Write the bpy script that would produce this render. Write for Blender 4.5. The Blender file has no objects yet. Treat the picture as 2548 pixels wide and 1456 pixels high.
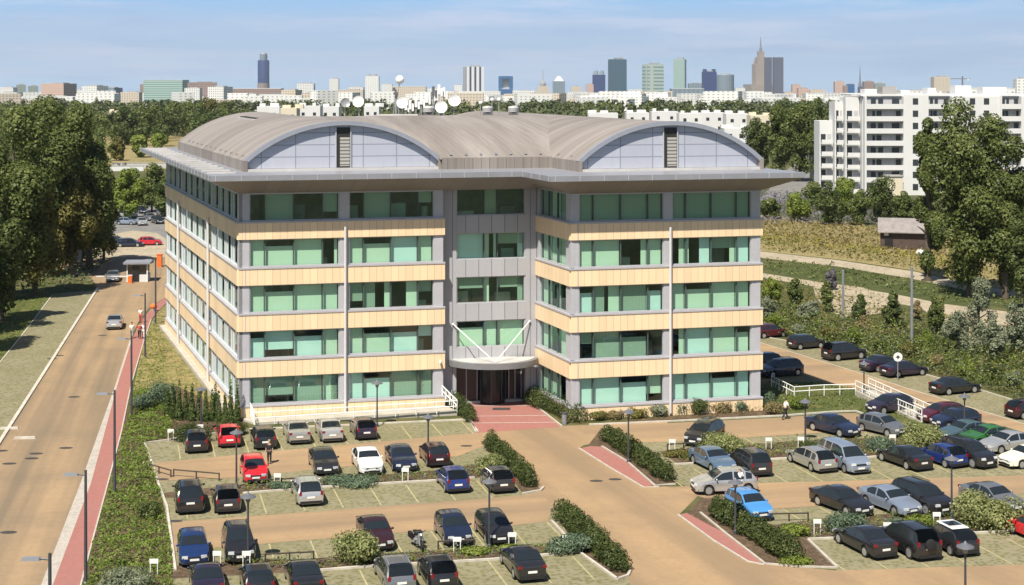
import bpy, bmesh, math, random
import numpy as np
from mathutils import Vector, Matrix
PI = math.pi
scene = bpy.context.scene
COL = scene.collection
# ---------------------------------------------------------------- survey frame
# camera 28 m up, looking level along +Y with a lowered frame; survey(px,py) turns a sighting into a ground point
F, CX, YH, H = 3800.0, 1273.5, 200.0, 28.0
def G(x, y, z=0.0):
    Y = F*(H-z)/(y-YH)
    return Vector(((x-CX)*Y/F, Y, z))
def PT(x, y, Y):
    return Vector(((x-CX)*Y/F, Y, H-(y-YH)*Y/F))
def gz(Y): return -max(0.0,Y-1200.0)*0.0105      # the city lies lower than the suburb: ground falls away beyond 1.2 km
# ---------------------------------------------------------------- mesh builder
class MB:
    def __init__(s): s.v=[]; s.f=[]; s.m=[]
    def add(s, vs, fs, mi=0):
        o=len(s.v); s.v.extend([tuple(q) for q in vs])
        for f in fs: s.f.append(tuple(i+o for i in f)); s.m.append(mi)
        return s
    def box(s, c, d, mi=0, rz=0.0, taper=1.0):
        cx,cy,cz=c; hx,hy,hz=d[0]/2,d[1]/2,d[2]/2
        vs=[]
        ca,sa=math.cos(rz),math.sin(rz)
        for k,z in ((1.0,-hz),(taper,hz)):
            for x,y in ((-hx,-hy),(hx,-hy),(hx,hy),(-hx,hy)):
                X,Y=x*k,y*k
                vs.append((cx+X*ca-Y*sa, cy+X*sa+Y*ca, cz+z))
        return s.add(vs,[(3,2,1,0),(4,5,6,7),(0,1,5,4),(1,2,6,5),(2,3,7,6),(3,0,4,7)],mi)
    def prism(s, poly, z0, z1, mi=0):
        n=len(poly)
        a=sum(poly[i][0]*poly[(i+1)%n][1]-poly[(i+1)%n][0]*poly[i][1] for i in range(n))
        if a<0: poly=list(reversed(poly))
        vs=[(p[0],p[1],z0) for p in poly]+[(p[0],p[1],z1) for p in poly]
        fs=[tuple(reversed(range(n))),tuple(range(n,2*n))]
        for i in range(n):
            j=(i+1)%n; fs.append((i,j,n+j,n+i))
        return s.add(vs,fs,mi)
    def sheet(s, poly, z, mi=0):
        n=len(poly)
        a=sum(poly[i][0]*poly[(i+1)%n][1]-poly[(i+1)%n][0]*poly[i][1] for i in range(n))
        if a<0: poly=list(reversed(poly))
        return s.add([(p[0],p[1],z) for p in poly],[tuple(range(n))],mi)
    def tube(s, path, r, n=8, mi=0, caps=True):
        path=[Vector(p) for p in path]; k=len(path)
        rs=r if isinstance(r,(list,tuple)) else [r]*k
        vs=[];fs=[]
        for i,p in enumerate(path):
            t=(path[min(i+1,k-1)]-path[max(i-1,0)]).normalized()
            u=t.orthogonal().normalized() if abs(t.z)<0.95 else Vector((1,0,0))
            u=(u-t*u.dot(t)).normalized(); w=t.cross(u)
            for j in range(n):
                a=2*PI*j/n; vs.append(p+(u*math.cos(a)+w*math.sin(a))*rs[i])
        for i in range(k-1):
            for j in range(n):
                a=i*n+j;b=i*n+(j+1)%n; fs.append((a,b,b+n,a+n))
        if caps: fs.append(tuple(reversed(range(n)))); fs.append(tuple(range((k-1)*n,k*n)))
        return s.add(vs,fs,mi)
    def lathe(s, prof, c=(0,0,0), n=16, mi=0, axis='z'):
        vs=[];fs=[];k=len(prof)
        for r,z in prof:
            for j in range(n):
                a=2*PI*j/n
                if axis=='z': vs.append((c[0]+r*math.cos(a),c[1]+r*math.sin(a),c[2]+z))
                elif axis=='x': vs.append((c[0]+z,c[1]+r*math.cos(a),c[2]+r*math.sin(a)))
                else: vs.append((c[0]-r*math.cos(a),c[1]+z,c[2]+r*math.sin(a)))
        for i in range(k-1):
            for j in range(n):
                a=i*n+j;b=i*n+(j+1)%n; fs.append((a,b,b+n,a+n))
        fs.append(tuple(reversed(range(n)))); fs.append(tuple(range((k-1)*n,k*n)))
        return s.add(vs,fs,mi)
    def ball(s, c, r, n=10, k=6, mi=0):
        rx,ry,rz=(r,r,r) if not isinstance(r,(tuple,list)) else r
        prof=[(max(math.sin(PI*i/k),1e-3),-math.cos(PI*i/k)) for i in range(k+1)]
        vs=[];fs=[]
        for q,z in prof:
            for j in range(n):
                a=2*PI*j/n; vs.append((c[0]+rx*q*math.cos(a),c[1]+ry*q*math.sin(a),c[2]+rz*z))
        for i in range(k):
            for j in range(n):
                a=i*n+j;b=i*n+(j+1)%n; fs.append((a,b,b+n,a+n))
        return s.add(vs,fs,mi)
    def strip(s, pts, w0, w1, z0, z1, mi=0):
        """a kerb-like bar following pts, from offset w0 to w1 left of travel"""
        pts=[Vector((p[0],p[1])) for p in pts]; n=len(pts); L=[];R=[]
        for i,p in enumerate(pts):
            t=(pts[min(i+1,n-1)]-pts[max(i-1,0)]).normalized(); q=Vector((-t.y,t.x))
            L.append(p+q*w1);R.append(p+q*w0)
        for i in range(n-1):
            a,b,c,d=R[i],R[i+1],L[i+1],L[i]
            vs=[(q.x,q.y,z0) for q in (a,b,c,d)]+[(q.x,q.y,z1) for q in (a,b,c,d)]
            s.add(vs,[(3,2,1,0),(4,5,6,7),(0,1,5,4),(1,2,6,5),(2,3,7,6),(3,0,4,7)],mi)
        return s
    def build(s, name, mats, parent=None, loc=None, smooth=None, world=False):
        me=bpy.data.meshes.new(name)
        v=s.v
        if world and parent is not None:
            o=parent_world(parent); v=[(p[0]-o.x,p[1]-o.y,p[2]-o.z) for p in v]
        elif loc is not None and world:
            v=[(p[0]-loc[0],p[1]-loc[1],p[2]-loc[2]) for p in v]
        me.from_pydata(v,[],s.f)
        if not isinstance(mats,(list,tuple)): mats=[mats]
        for m in mats: me.materials.append(m)
        if len(mats)>1: me.polygons.foreach_set('material_index',s.m)
        if smooth is not None:
            me.shade_smooth(); me.set_sharp_from_angle(angle=math.radians(smooth))
        me.update()
        o=bpy.data.objects.new(name,me); COL.objects.link(o)
        if parent is not None: o.parent=parent
        if loc is not None: o.location=loc
        return o
def parent_world(p):
    o=Vector((0,0,0))
    while p is not None: o=o+Vector(p.location); p=p.parent
    return o
def tag(o, label, cat, group=None):
    o['label']=label; o['category']=cat
    if group: o['group']=group
    return o
def thing(name, label, cat, loc=(0,0,0), rz=0.0, group=None):
    o=bpy.data.objects.new(name,None); COL.objects.link(o); o.empty_display_size=0.5
    o.location=loc; o.rotation_euler=(0,0,rz); return tag(o,label,cat,group)
def struct(o, kind='structure'): o['kind']=kind; return o
KIDS={}
def copy_tree(o, parent=None, paint=None):
    c=o.copy(); COL.objects.link(c)
    if parent is not None: c.parent=parent
    for ch in o.children: copy_tree(ch,c)
    return c
def sub(poly_px, z=0.0): return [G(x,y,0) for x,y in poly_px]
# ---------------------------------------------------------------- materials
def newmat(name):
    m=bpy.data.materials.new(name); m.use_nodes=True
    nt=m.node_tree; nt.nodes.clear()
    out=nt.nodes.new('ShaderNodeOutputMaterial'); return m,nt,out
def N(nt, t, **kw):
    n=nt.nodes.new(t)
    for k,v in kw.items():
        if hasattr(n,k): setattr(n,k,v)
    return n
def L(nt,a,b): nt.links.new(a,b)
def c4(c): return (c[0],c[1],c[2],1.0)
def principled(nt,out,color=None,rough=0.7,metal=0.0,spec=0.5):
    b=N(nt,'ShaderNodeBsdfPrincipled')
    if color is not None: b.inputs['Base Color'].default_value=c4(color)
    b.inputs['Roughness'].default_value=rough; b.inputs['Metallic'].default_value=metal
    b.inputs['Specular IOR Level'].default_value=spec
    L(nt,b.outputs[0],out.inputs[0]); return b
def ramp(nt, fac, stops):
    r=N(nt,'ShaderNodeValToRGB'); e=r.color_ramp.elements
    while len(e)<len(stops): e.new(0.5)
    for i,(p,c) in enumerate(stops): e[i].position=p; e[i].color=c4(c)
    L(nt,fac,r.inputs[0]); return r.outputs[0]
def noise(nt, vec, scale, detail=4, rough=0.6, dim='3D'):
    n=N(nt,'ShaderNodeTexNoise'); n.inputs['Scale'].default_value=scale
    n.inputs['Detail'].default_value=detail; n.inputs['Roughness'].default_value=rough
    if vec is not None: L(nt,vec,n.inputs['Vector'])
    return n.outputs['Fac']
def mixc(nt, fac, a, b, mode='MIX'):
    m=N(nt,'ShaderNodeMix'); m.data_type='RGBA'; m.blend_type=mode
    if isinstance(fac,(int,float)): m.inputs[0].default_value=fac
    else: L(nt,fac,m.inputs[0])
    for i,q in ((6,a),(7,b)):
        if isinstance(q,(tuple,list)): m.inputs[i].default_value=c4(q)
        else: L(nt,q,m.inputs[i])
    return m.outputs[2]
def math_(nt, op, a, b=0.0, c=None):
    m=N(nt,'ShaderNodeMath'); m.operation=op
    for i,q in enumerate((a,b) if c is None else (a,b,c)):
        if isinstance(q,(int,float)): m.inputs[i].default_value=q
        else: L(nt,q,m.inputs[i])
    return m.outputs[0]
def dot_(nt, vec, d):
    m=N(nt,'ShaderNodeVectorMath'); m.operation='DOT_PRODUCT'; L(nt,vec,m.inputs[0]); m.inputs[1].default_value=d
    return m.outputs['Value']
def pos(nt): return N(nt,'ShaderNodeNewGeometry').outputs['Position']
def objco(nt): return N(nt,'ShaderNodeTexCoord').outputs['Object']
def band(nt, coord, period, width):
    """1 on a thin line of the given width every period"""
    f=math_(nt,'FRACT',math_(nt,'DIVIDE',coord,period)); return math_(nt,'LESS_THAN',f,width/period)
MATS={}
def flat(name, color, rough=0.6, metal=0.0, spec=0.5, var=0.12, scale=1.5):
    """plain material with slight procedural unevenness"""
    if name in MATS: return MATS[name]
    m,nt,out=newmat(name); b=principled(nt,out,color,rough,metal,spec)
    if var>0:
        f=noise(nt,pos(nt),scale,5,0.65)
        lo=tuple(c*(1-var) for c in color); hi=tuple(min(1,c*(1+var)) for c in color)
        L(nt,ramp(nt,f,[(0.3,lo),(0.7,hi)]),b.inputs['Base Color'])
    MATS[name]=m; return m
def ground_mat(name, cols, scales, rough=0.9, bump=0.0, dark=None):
    """layered noise: cols[0] base, each further colour mixed in by noise at scales[i]"""
    m,nt,out=newmat(name); b=principled(nt,out,cols[0],rough,0,0.2)
    p=pos(nt); cur=cols[0]
    for c,s in zip(cols[1:],scales):
        f=noise(nt,p,s,6,0.65); r=N(nt,'ShaderNodeMapRange'); L(nt,f,r.inputs[0])
        r.inputs[1].default_value=0.42; r.inputs[2].default_value=0.62
        cur=mixc(nt,r.outputs[0],cur,c)
    L(nt,cur,b.inputs['Base Color'])
    MATS[name]=m; return m
def leaf_mat(name, dark, mid, light, scale=0.5, trans=0.4):
    m,nt,out=newmat(name)
    g=N(nt,'ShaderNodeNewGeometry'); f1=noise(nt,g.outputs['Position'],scale,3,0.6)
    a=math_(nt,'MULTIPLY',g.outputs['Random Per Island'],0.38); b_=math_(nt,'MULTIPLY',f1,0.92)
    s=math_(nt,'ADD',a,b_)
    col=ramp(nt,s,[(0.3,dark),(0.62,mid),(0.95,light)])
    d=N(nt,'ShaderNodeBsdfDiffuse'); L(nt,col,d.inputs[0])
    t=N(nt,'ShaderNodeBsdfTranslucent'); L(nt,col,t.inputs[0])
    gl=N(nt,'ShaderNodeBsdfGlossy'); gl.inputs['Roughness'].default_value=0.45; gl.inputs[0].default_value=(0.8,0.85,0.7,1)
    x=N(nt,'ShaderNodeMixShader'); x.inputs[0].default_value=trans; L(nt,d.outputs[0],x.inputs[1]); L(nt,t.outputs[0],x.inputs[2])
    y=N(nt,'ShaderNodeMixShader'); y.inputs[0].default_value=0.015; L(nt,x.outputs[0],y.inputs[1]); L(nt,gl.outputs[0],y.inputs[2])
    L(nt,y.outputs[0],out.inputs[0]); MATS[name]=m; return m
# ---------------------------------------------------------------- leaf clouds
RNG=np.random.default_rng(7)
def leaf_arrays(c, nrm, size):
    n=len(c)
    a=RNG.normal(size=(n,3)); t=np.cross(nrm,a); t/=np.linalg.norm(t,axis=1,keepdims=True)+1e-9
    b=np.cross(nrm,t); b/=np.linalg.norm(b,axis=1,keepdims=True)+1e-9
    s=size[:,None]*0.5
    v=np.empty((n,4,3)); v[:,0]=c-t*s; v[:,1]=c-b*s*0.62; v[:,2]=c+t*s; v[:,3]=c+b*s*0.62
    return v.reshape(-1,3)
def leaf_obj(name, verts, mat, parent=None, loc=None):
    me=bpy.data.meshes.new(name); n=len(verts); q=n//4
    me.vertices.add(n); me.vertices.foreach_set('co',np.ascontiguousarray(verts,dtype=np.float32).ravel())
    me.loops.add(n); me.loops.foreach_set('vertex_index',np.arange(n,dtype=np.int32))
    me.polygons.add(q); me.polygons.foreach_set('loop_start',np.arange(0,n,4,dtype=np.int32))
    me.materials.append(mat); me.update(calc_edges=True)
    o=bpy.data.objects.new(name,me); COL.objects.link(o)
    if parent is not None: o.parent=parent
    if loc is not None: o.location=loc
    return o
def blob_points(blobs, n, inner=0.55):
    """points spread through the outer shell of many small ellipsoids; returns points, leaf normals"""
    B=np.array(blobs,float); w=(B[:,3]*B[:,4]); w=w/w.sum()
    k=RNG.choice(len(B),size=n,p=w)
    d=RNG.normal(size=(n,3)); d[:,2]+=0.25; d/=np.linalg.norm(d,axis=1,keepdims=True)
    r=inner+(1.08-inner)*np.sqrt(RNG.random(n))
    c=B[k,:3]+d*B[k,3:6]*r[:,None]
    nrm=d*0.9+np.array([0,0,0.25])+RNG.normal(size=(n,3))*0.36; nrm/=np.linalg.norm(nrm,axis=1,keepdims=True)
    return c,nrm
def crown_blobs(R, z0, z1, k, seed, lump=0.36, shape='round'):
    r=np.random.default_rng(seed); out=[]; hz=(z1-z0)/2; cz=(z0+z1)/2
    for i in range(k):
        d=r.normal(size=3); d/=np.linalg.norm(d); q=0.25+0.55*r.random()
        x,y,z=d[0]*R*q,d[1]*R*q,d[2]*hz*q
        t=(z+hz)/(2*hz)
        s=1.0
        if shape=='cone': s=1.15-0.95*t
        elif shape=='poplar': s=1.0-0.55*abs(2*t-0.9)
        x*=s;y*=s
        b=R*lump*(0.75+0.5*r.random())*(0.6+0.4*s)
        out.append((x,y,cz+z,b,b,b*0.85))
    return out
# ================================================================ camera, sun, sky
SUN_EL, SUN_AZ = math.radians(56), math.radians(-156.5)   # azimuth of the sun seen from the scene, clockwise from +Y
cam=bpy.data.cameras.new('camera'); cam.sensor_width=36; cam.lens=F/2547*36; cam.shift_y=-(728-YH)/2547
cam.clip_start=0.5; cam.clip_end=60000
co=bpy.data.objects.new('camera',cam); COL.objects.link(co); co.location=(0,0,H); co.rotation_euler=(PI/2,0,0); scene.camera=co
sd=Vector((math.sin(SUN_AZ)*math.cos(SUN_EL), math.cos(SUN_AZ)*math.cos(SUN_EL), math.sin(SUN_EL)))
sl=bpy.data.lights.new('sun','SUN'); sl.energy=5.0; sl.angle=math.radians(0.53); sl.color=(1.0,0.93,0.82)
so=bpy.data.objects.new('sun',sl); COL.objects.link(so); so.location=(0,0,200); so.rotation_euler=(-sd).to_track_quat('-Z','Y').to_euler()
w=bpy.data.worlds.new('World'); scene.world=w; w.use_nodes=True; nt=w.node_tree; nt.nodes.clear()
wo=nt.nodes.new('ShaderNodeOutputWorld'); bg=nt.nodes.new('ShaderNodeBackground'); L(nt,bg.outputs[0],wo.inputs[0])
sky=nt.nodes.new('ShaderNodeTexSky'); sky.sky_type='NISHITA'; sky.sun_disc=False; sky.sun_elevation=SUN_EL; sky.sun_rotation=SUN_AZ
sky.air_density=1.0; sky.dust_density=0.6; sky.ozone_density=2.0
tc=N(nt,'ShaderNodeTexCoord'); L(nt,tc.outputs['Generated'],sky.inputs['Vector'])
sx=N(nt,'ShaderNodeSeparateXYZ'); L(nt,tc.outputs['Generated'],sx.inputs[0]); zf=sx.outputs[2]
# low air over the city: pale at the horizon, lilac grey in a thin veil above it, clear blue higher up
low=ramp(nt,math_(nt,'MULTIPLY',zf,12.0),[(0.0,(6.6,8.9,11.4)),(0.22,(5.9,8.1,10.7)),(0.45,(5.5,7.5,10.3)),(0.66,(3.9,7.2,11.2))])
m2=N(nt,'ShaderNodeMapping'); m2.inputs['Scale'].default_value=(7,7,75); L(nt,tc.outputs['Generated'],m2.inputs[0])
cf=noise(nt,m2.outputs[0],0.9,7,0.62); cr=N(nt,'ShaderNodeMapRange'); L(nt,cf,cr.inputs[0])
cr.inputs[1].default_value=0.47; cr.inputs[2].default_value=0.72; cr.inputs[3].default_value=0.0; cr.inputs[4].default_value=0.8
low=mixc(nt,cr.outputs[0],low,(8.6,9.2,11.2))
m3=N(nt,'ShaderNodeMapping'); m3.inputs['Scale'].default_value=(9,9,90); m3.inputs['Location'].default_value=(3,5,2); L(nt,tc.outputs['Generated'],m3.inputs[0])
cf=noise(nt,m3.outputs[0],1.0,5,0.6); cr=N(nt,'ShaderNodeMapRange'); L(nt,cf,cr.inputs[0]); cr.inputs[1].default_value=0.55; cr.inputs[2].default_value=0.75; cr.inputs[4].default_value=0.5
low=mixc(nt,cr.outputs[0],low,(4.6,6.2,9.6))
mk=N(nt,'ShaderNodeMapRange'); L(nt,zf,mk.inputs[0]); mk.inputs[1].default_value=0.055; mk.inputs[2].default_value=0.13
col=mixc(nt,mk.outputs[0],low,sky.outputs[0])
L(nt,col,bg.inputs[0]); bg.inputs[1].default_value=0.057
scene.view_settings.view_transform='Standard'; scene.view_settings.look='None'; scene.view_settings.exposure=0.58; scene.view_settings.gamma=1.0
cy=scene.cycles
cy.max_bounces=8; cy.transparent_max_bounces=16; cy.transmission_bounces=4; cy.glossy_bounces=4; cy.diffuse_bounces=3
cy.use_denoising=True; cy.caustics_reflective=False; cy.caustics_refractive=False
# ================================================================ ground materials
ground_mat('meadow',[(0.075,0.085,0.028),(0.14,0.12,0.05),(0.05,0.068,0.02)],[0.03,0.35])
ground_mat('lawn',[(0.085,0.105,0.03),(0.16,0.14,0.05),(0.065,0.085,0.025)],[0.25,1.3])
ground_mat('dry_lawn',[(0.25,0.21,0.085),(0.34,0.27,0.12),(0.13,0.14,0.045)],[0.4,0.9])
ground_mat('golden_grass',[(0.24,0.195,0.085),(0.15,0.15,0.05),(0.31,0.24,0.12)],[0.10,0.7])
ground_mat('dirt',[(0.36,0.30,0.21),(0.24,0.205,0.13),(0.42,0.36,0.27)],[0.2,1.5])
ground_mat('soil',[(0.10,0.07,0.045),(0.16,0.11,0.07),(0.07,0.05,0.03)],[0.8,3.0])
ground_mat('tarmac',[(0.17,0.165,0.155),(0.22,0.21,0.19)],[0.3])
ground_mat('granite_setts',[(0.40,0.36,0.31),(0.30,0.27,0.24),(0.48,0.44,0.38)],[0.8,6.0])
def paver_mat():
    # concrete grass pavers: grey ribs with grass in the cells
    m,nt,out=newmat('grass_pavers'); b=principled(nt,out,(0.3,0.3,0.2),0.95,0,0.15); p=pos(nt)
    vor=N(nt,'ShaderNodeTexVoronoi'); vor.inputs['Scale'].default_value=3.0; L(nt,p,vor.inputs['Vector'])
    cell=N(nt,'ShaderNodeMapRange'); L(nt,vor.outputs['Distance'],cell.inputs[0]); cell.inputs[1].default_value=0.2; cell.inputs[2].default_value=0.6
    g=ramp(nt,noise(nt,p,0.6,6,0.7),[(0.3,(0.105,0.11,0.045)),(0.55,(0.165,0.155,0.07)),(0.75,(0.24,0.21,0.12))])
    c=mixc(nt,math_(nt,'MULTIPLY',cell.outputs[0],0.8),g,(0.26,0.235,0.155))
    worn=N(nt,'ShaderNodeMapRange'); L(nt,noise(nt,p,0.22,5,0.6),worn.inputs[0]); worn.inputs[1].default_value=0.45; worn.inputs[2].default_value=0.7; worn.inputs[4].default_value=0.65
    c=mixc(nt,worn.outputs[0],c,(0.17,0.16,0.085)); L(nt,c,b.inputs['Base Color']); MATS['grass_pavers']=m
paver_mat()
def block_mat(name, base, alt, stain, along, stain_amt, lane_w=None):
    """block paving: fine joints, colour variation from block to block, tyre streaks along the driving direction"""
    m,nt,out=newmat(name); b=principled(nt,out,base,0.85,0,0.25); p=pos(nt)
    vor=N(nt,'ShaderNodeTexVoronoi'); vor.inputs['Scale'].default_value=5.0; L(nt,p,vor.inputs['Vector'])
    sep=N(nt,'ShaderNodeSeparateColor'); L(nt,vor.outputs['Color'],sep.inputs[0])
    c=mixc(nt,math_(nt,'MULTIPLY',sep.outputs[0],0.7),base,alt)
    f=noise(nt,p,0.16,6,0.62); r=N(nt,'ShaderNodeMapRange'); L(nt,f,r.inputs[0]); r.inputs[1].default_value=0.42; r.inputs[2].default_value=0.72; r.inputs[4].default_value=stain_amt
    c=mixc(nt,r.outputs[0],c,stain)
    f=noise(nt,p,1.4,5,0.7); r=N(nt,'ShaderNodeMapRange'); L(nt,f,r.inputs[0]); r.inputs[1].default_value=0.55; r.inputs[2].default_value=0.75; r.inputs[4].default_value=0.3
    c=mixc(nt,r.outputs[0],c,stain)
    if lane_w:
        ax=(along[1],-along[0],0)
        v=N(nt,'ShaderNodeCombineXYZ'); L(nt,math_(nt,'MULTIPLY',dot_(nt,p,ax),lane_w),v.inputs[0]); L(nt,math_(nt,'MULTIPLY',dot_(nt,p,(along[0],along[1],0)),0.012),v.inputs[1])
        f=noise(nt,v.outputs[0],1.0,3,0.55); r=N(nt,'ShaderNodeMapRange'); L(nt,f,r.inputs[0]); r.inputs[1].default_value=0.38; r.inputs[2].default_value=0.66; r.inputs[4].default_value=0.75
        c=mixc(nt,r.outputs[0],c,stain)
    L(nt,c,b.inputs['Base Color']); MATS[name]=m; return m
RD=Vector((545-CX,F)).normalized(); PD=Vector((300-CX,F)).normalized(); E1=Vector((15227,F)).normalized(); E2=Vector((-70-CX,F)).normalized()
DD=Vector((0.28,0.96)).normalized() if False else E2
block_mat('sand_paving',(0.39,0.265,0.148),(0.335,0.225,0.125),(0.225,0.165,0.105),E1,0.5,0.42)
block_mat('drive_paving',(0.39,0.265,0.148),(0.335,0.225,0.125),(0.22,0.16,0.10),E2,0.6,0.30)
block_mat('street_paving',(0.365,0.255,0.145),(0.315,0.22,0.13),(0.155,0.125,0.088),RD,0.45,0.5)
block_mat('red_paving',(0.345,0.15,0.125),(0.29,0.125,0.105),(0.285,0.16,0.135),E2,0.4)
flat('yellow_line',(0.36,0.32,0.165),0.8,var=0.3,scale=2.0)
flat('kerb_stone',(0.44,0.40,0.335),0.85,var=0.18,scale=2.0)
flat('white_kerb',(0.50,0.465,0.395),0.85,var=0.2,scale=1.2)
flat('asphalt_dark',(0.05,0.045,0.04),0.8)
# ================================================================ ground sheets
def sheet(name, px, z, mat, kind='structure'):
    mb=MB(); mb.sheet(sub(px),z); o=mb.build(name,MATS[mat]); o['kind']=kind; return o
mb=MB(); mb.sheet([(-7000,-1000),(7000,-1000),(7000,1200),(-7000,1200)],0.0); mb.add([(-7000,1200,0),(7000,1200,0),(7000,14000,gz(14000)),(-7000,14000,gz(14000))],[(0,1,2,3)]); struct(mb.build('ground',MATS['meadow']))
sheet('verge',[(-700,1700),(-300,1250),(-80,1000),(0,902),(64,822),(130,731),(240,722),(120,912),(0,1100),(-318,1600)],0.004,'grass_pavers')
sheet('verge_lawn',[(-700,1700),(-300,1250),(-80,1000),(0,902),(64,822),(130,731),(100,715),(-60,900),(-600,1300)],0.004,'lawn')
sheet('street',[(-318,1600),(0,1100),(120,912),(243,718),(225,690),(150,672),(150,652),(260,640),(420,640),(420,735),(372,765),(345,800),(323,845),(287,958),(200,1203),(102,1456),(46,1600)],0.008,'street_paving')
sheet('far_road',[(160,652),(270,585),(330,574),(390,580),(420,600),(420,650),(300,655)],0.006,'dirt')
sheet('cobble_strip',[(46,1600),(102,1456),(200,1203),(287,958),(323,845),(328,845),(292,958),(226,1203),(131,1456),(78,1600)],0.012,'granite_setts')
sheet('sidewalk',[(78,1600),(131,1456),(226,1203),(292,958),(328,845),(352,798),(380,762),(416,738),(416,752),(392,775),(376,795),(358,848),(326,958.4),(302,1074.6),(270,1197),(224,1368.5),(201,1456),(165,1600)],0.012,'red_paving')
sheet('side_lawn',[(330,975),(358,850),(378,800),(395,775),(416,755),(416,790),(600,1030),(600,1050),(430,1060)],0.004,'dry_lawn')
sheet('garden_bed',[(165,1600),(201,1456),(270,1197),(302,1074),(330,970),(440,960),(600,1040),(612,1062),(362,1104),(395,1200),(430,1370),(430,1600)],0.006,'soil')
sheet('parking_bays',[(360,1104),(612,1066),(1185,1043),(1240,1100),(1345,1215),(1560,1430),(1640,1620),(430,1620),(430,1370),(395,1200)],0.004,'grass_pavers')
sheet('parking_bays',[(1440,1062),(2200,1030),(2315,1010),(2547,1090),(2760,1160),(2760,1620),(2080,1620),(2080,1415),(2010,1345),(1760,1235),(1600,1160)],0.004,'grass_pavers')
sheet('parking_lane',[(372.8,1153.3),(796,1112),(1194,1077.3),(1215,1105),(1141.4,1134.3),(761.3,1170.7),(597.7,1188),(390.3,1197.6)],0.012,'sand_paving')
sheet('parking_lane',[(428.2,1299),(796,1272),(1194,1242),(1300,1233),(1345,1222),(1375,1262),(1362,1297.4),(1286,1306.9),(1014.7,1324.3),(729.6,1346.5),(433,1371.8)],0.012,'sand_paving')
sheet('drive',[(1180,1078),(1400,1060),(1660,1050),(1662,1100),(1500,1100),(1452,1108),(1440,1116),(1600,1210),(1640,1210),(1700,1212),(1735,1235),(1690,1280),(1780,1345),(1890,1402),(2080,1420),(2760,1398),(2760,1640),(1600,1640),(1585,1500),(1560,1432),(1375,1262),(1330,1212),(1195,1100),(1150,1088)],0.010,'drive_paving')
sheet('parking_lane',[(1440,1064),(1658,1053.5),(1943,1039),(2073.7,1029.4),(2127.8,1028),(2190,1052.4),(2260,1070),(2190,1074),(2044,1076.8),(1857,1089),(1658,1099.4),(1480,1104)],0.014,'sand_paving')
sheet('parking_lane',[(1660,1212),(1876.7,1202.4),(2082.6,1197.6),(2543.8,1183.4),(2760,1176),(2760,1216),(2547,1228),(2383.5,1238.8),(2079,1257.8),(1921,1267),(1760,1242)],0.014,'sand_paving')
sheet('service_road',[(1700,800),(1884,850.8),(2128,925),(2263,968.5),(2547,1055),(2760,1122),(2760,1165),(2547,1090),(2453,1060.6),(2263,1006),(2033,947),(1884,879),(1700,825)],0.010,'sand_paving')
sheet('roadside_bays',[(1700,770),(1884,836),(2090,872),(2240,915),(2440,972),(2547,1005),(2760,1075),(2760,1122),(2547,1055),(2263,968.5),(2128,925),(1884,850.8),(1700,800)],0.006,'grass_pavers')
sheet('roadside_bays',[(1884,879),(2033,947),(2263,1006),(2310,1018),(2200,1010),(1884,960)],0.006,'grass_pavers')
sheet('entrance_path',[(1145,990),(1305,988),(1397,1062),(1183,1078)],0.014,'red_paving')
sheet('crossing_path',[(1443,1116),(1470,1110),(1497,1112),(1560,1150),(1625,1208),(1600,1212),(1520,1165)],0.016,'red_paving')
sheet('crossing_path',[(1688,1281),(1715,1275),(1742,1277),(1800,1325),(1900,1402),(1860,1396),(1775,1345)],0.016,'red_paving')
sheet('front_bed',[(1462,1056),(1880,1015),(2180,1010),(2200,1040),(2127,1024),(1943,1034),(1658,1048)],0.006,'soil')
sheet('bank_lawn',[(1884,950),(2040,952),(2110,960),(2200,1000),(2310,1040),(2300,1060),(2190,1045),(2127,1022),(1943,1030),(1884,1010)],0.008,'lawn')
sheet('planting_strip',[(395,1228),(590,1206),(840,1190),(1090,1170),(1215,1150),(1240,1185),(1075,1197.6),(799,1213.4),(604,1229),(400,1240)],0.012,'soil')
sheet('planting_strip',[(433,1408),(664,1390),(729,1393),(998,1375),(1286,1357),(1400,1350),(1444,1375),(1349,1383),(1222,1394),(932,1410),(793,1421),(430,1440)],0.012,'soil')
sheet('planting_strip',[(1640,1124),(1668,1120),(2038,1093),(2200,1090),(2360,1075),(2420,1100),(2220,1134),(2146,1140),(1975,1141),(1690,1157)],0.012,'soil')
sheet('planting_strip',[(1921,1307),(2082,1286),(2400,1268),(2760,1250),(2760,1312),(2547,1322),(2431,1327),(2122,1339),(2010,1343)],0.012,'soil')
for q in ([(1195,1098),(1225,1098),(1290,1145),(1345,1220),(1300,1228),(1240,1150)],[(1375,1262),(1400,1258),(1500,1330),(1565,1432),(1530,1442),(1440,1375)],
          [(1462,1110),(1495,1066),(1520,1064),(1650,1150),(1680,1205),(1640,1212),(1560,1150),(1497,1112)],[(1708,1277),(1745,1240),(1790,1238),(1900,1300),(2010,1345),(2080,1412),(1900,1403),(1800,1325)]):
    sheet('hedge_bed',q,0.018,'soil')
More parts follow.
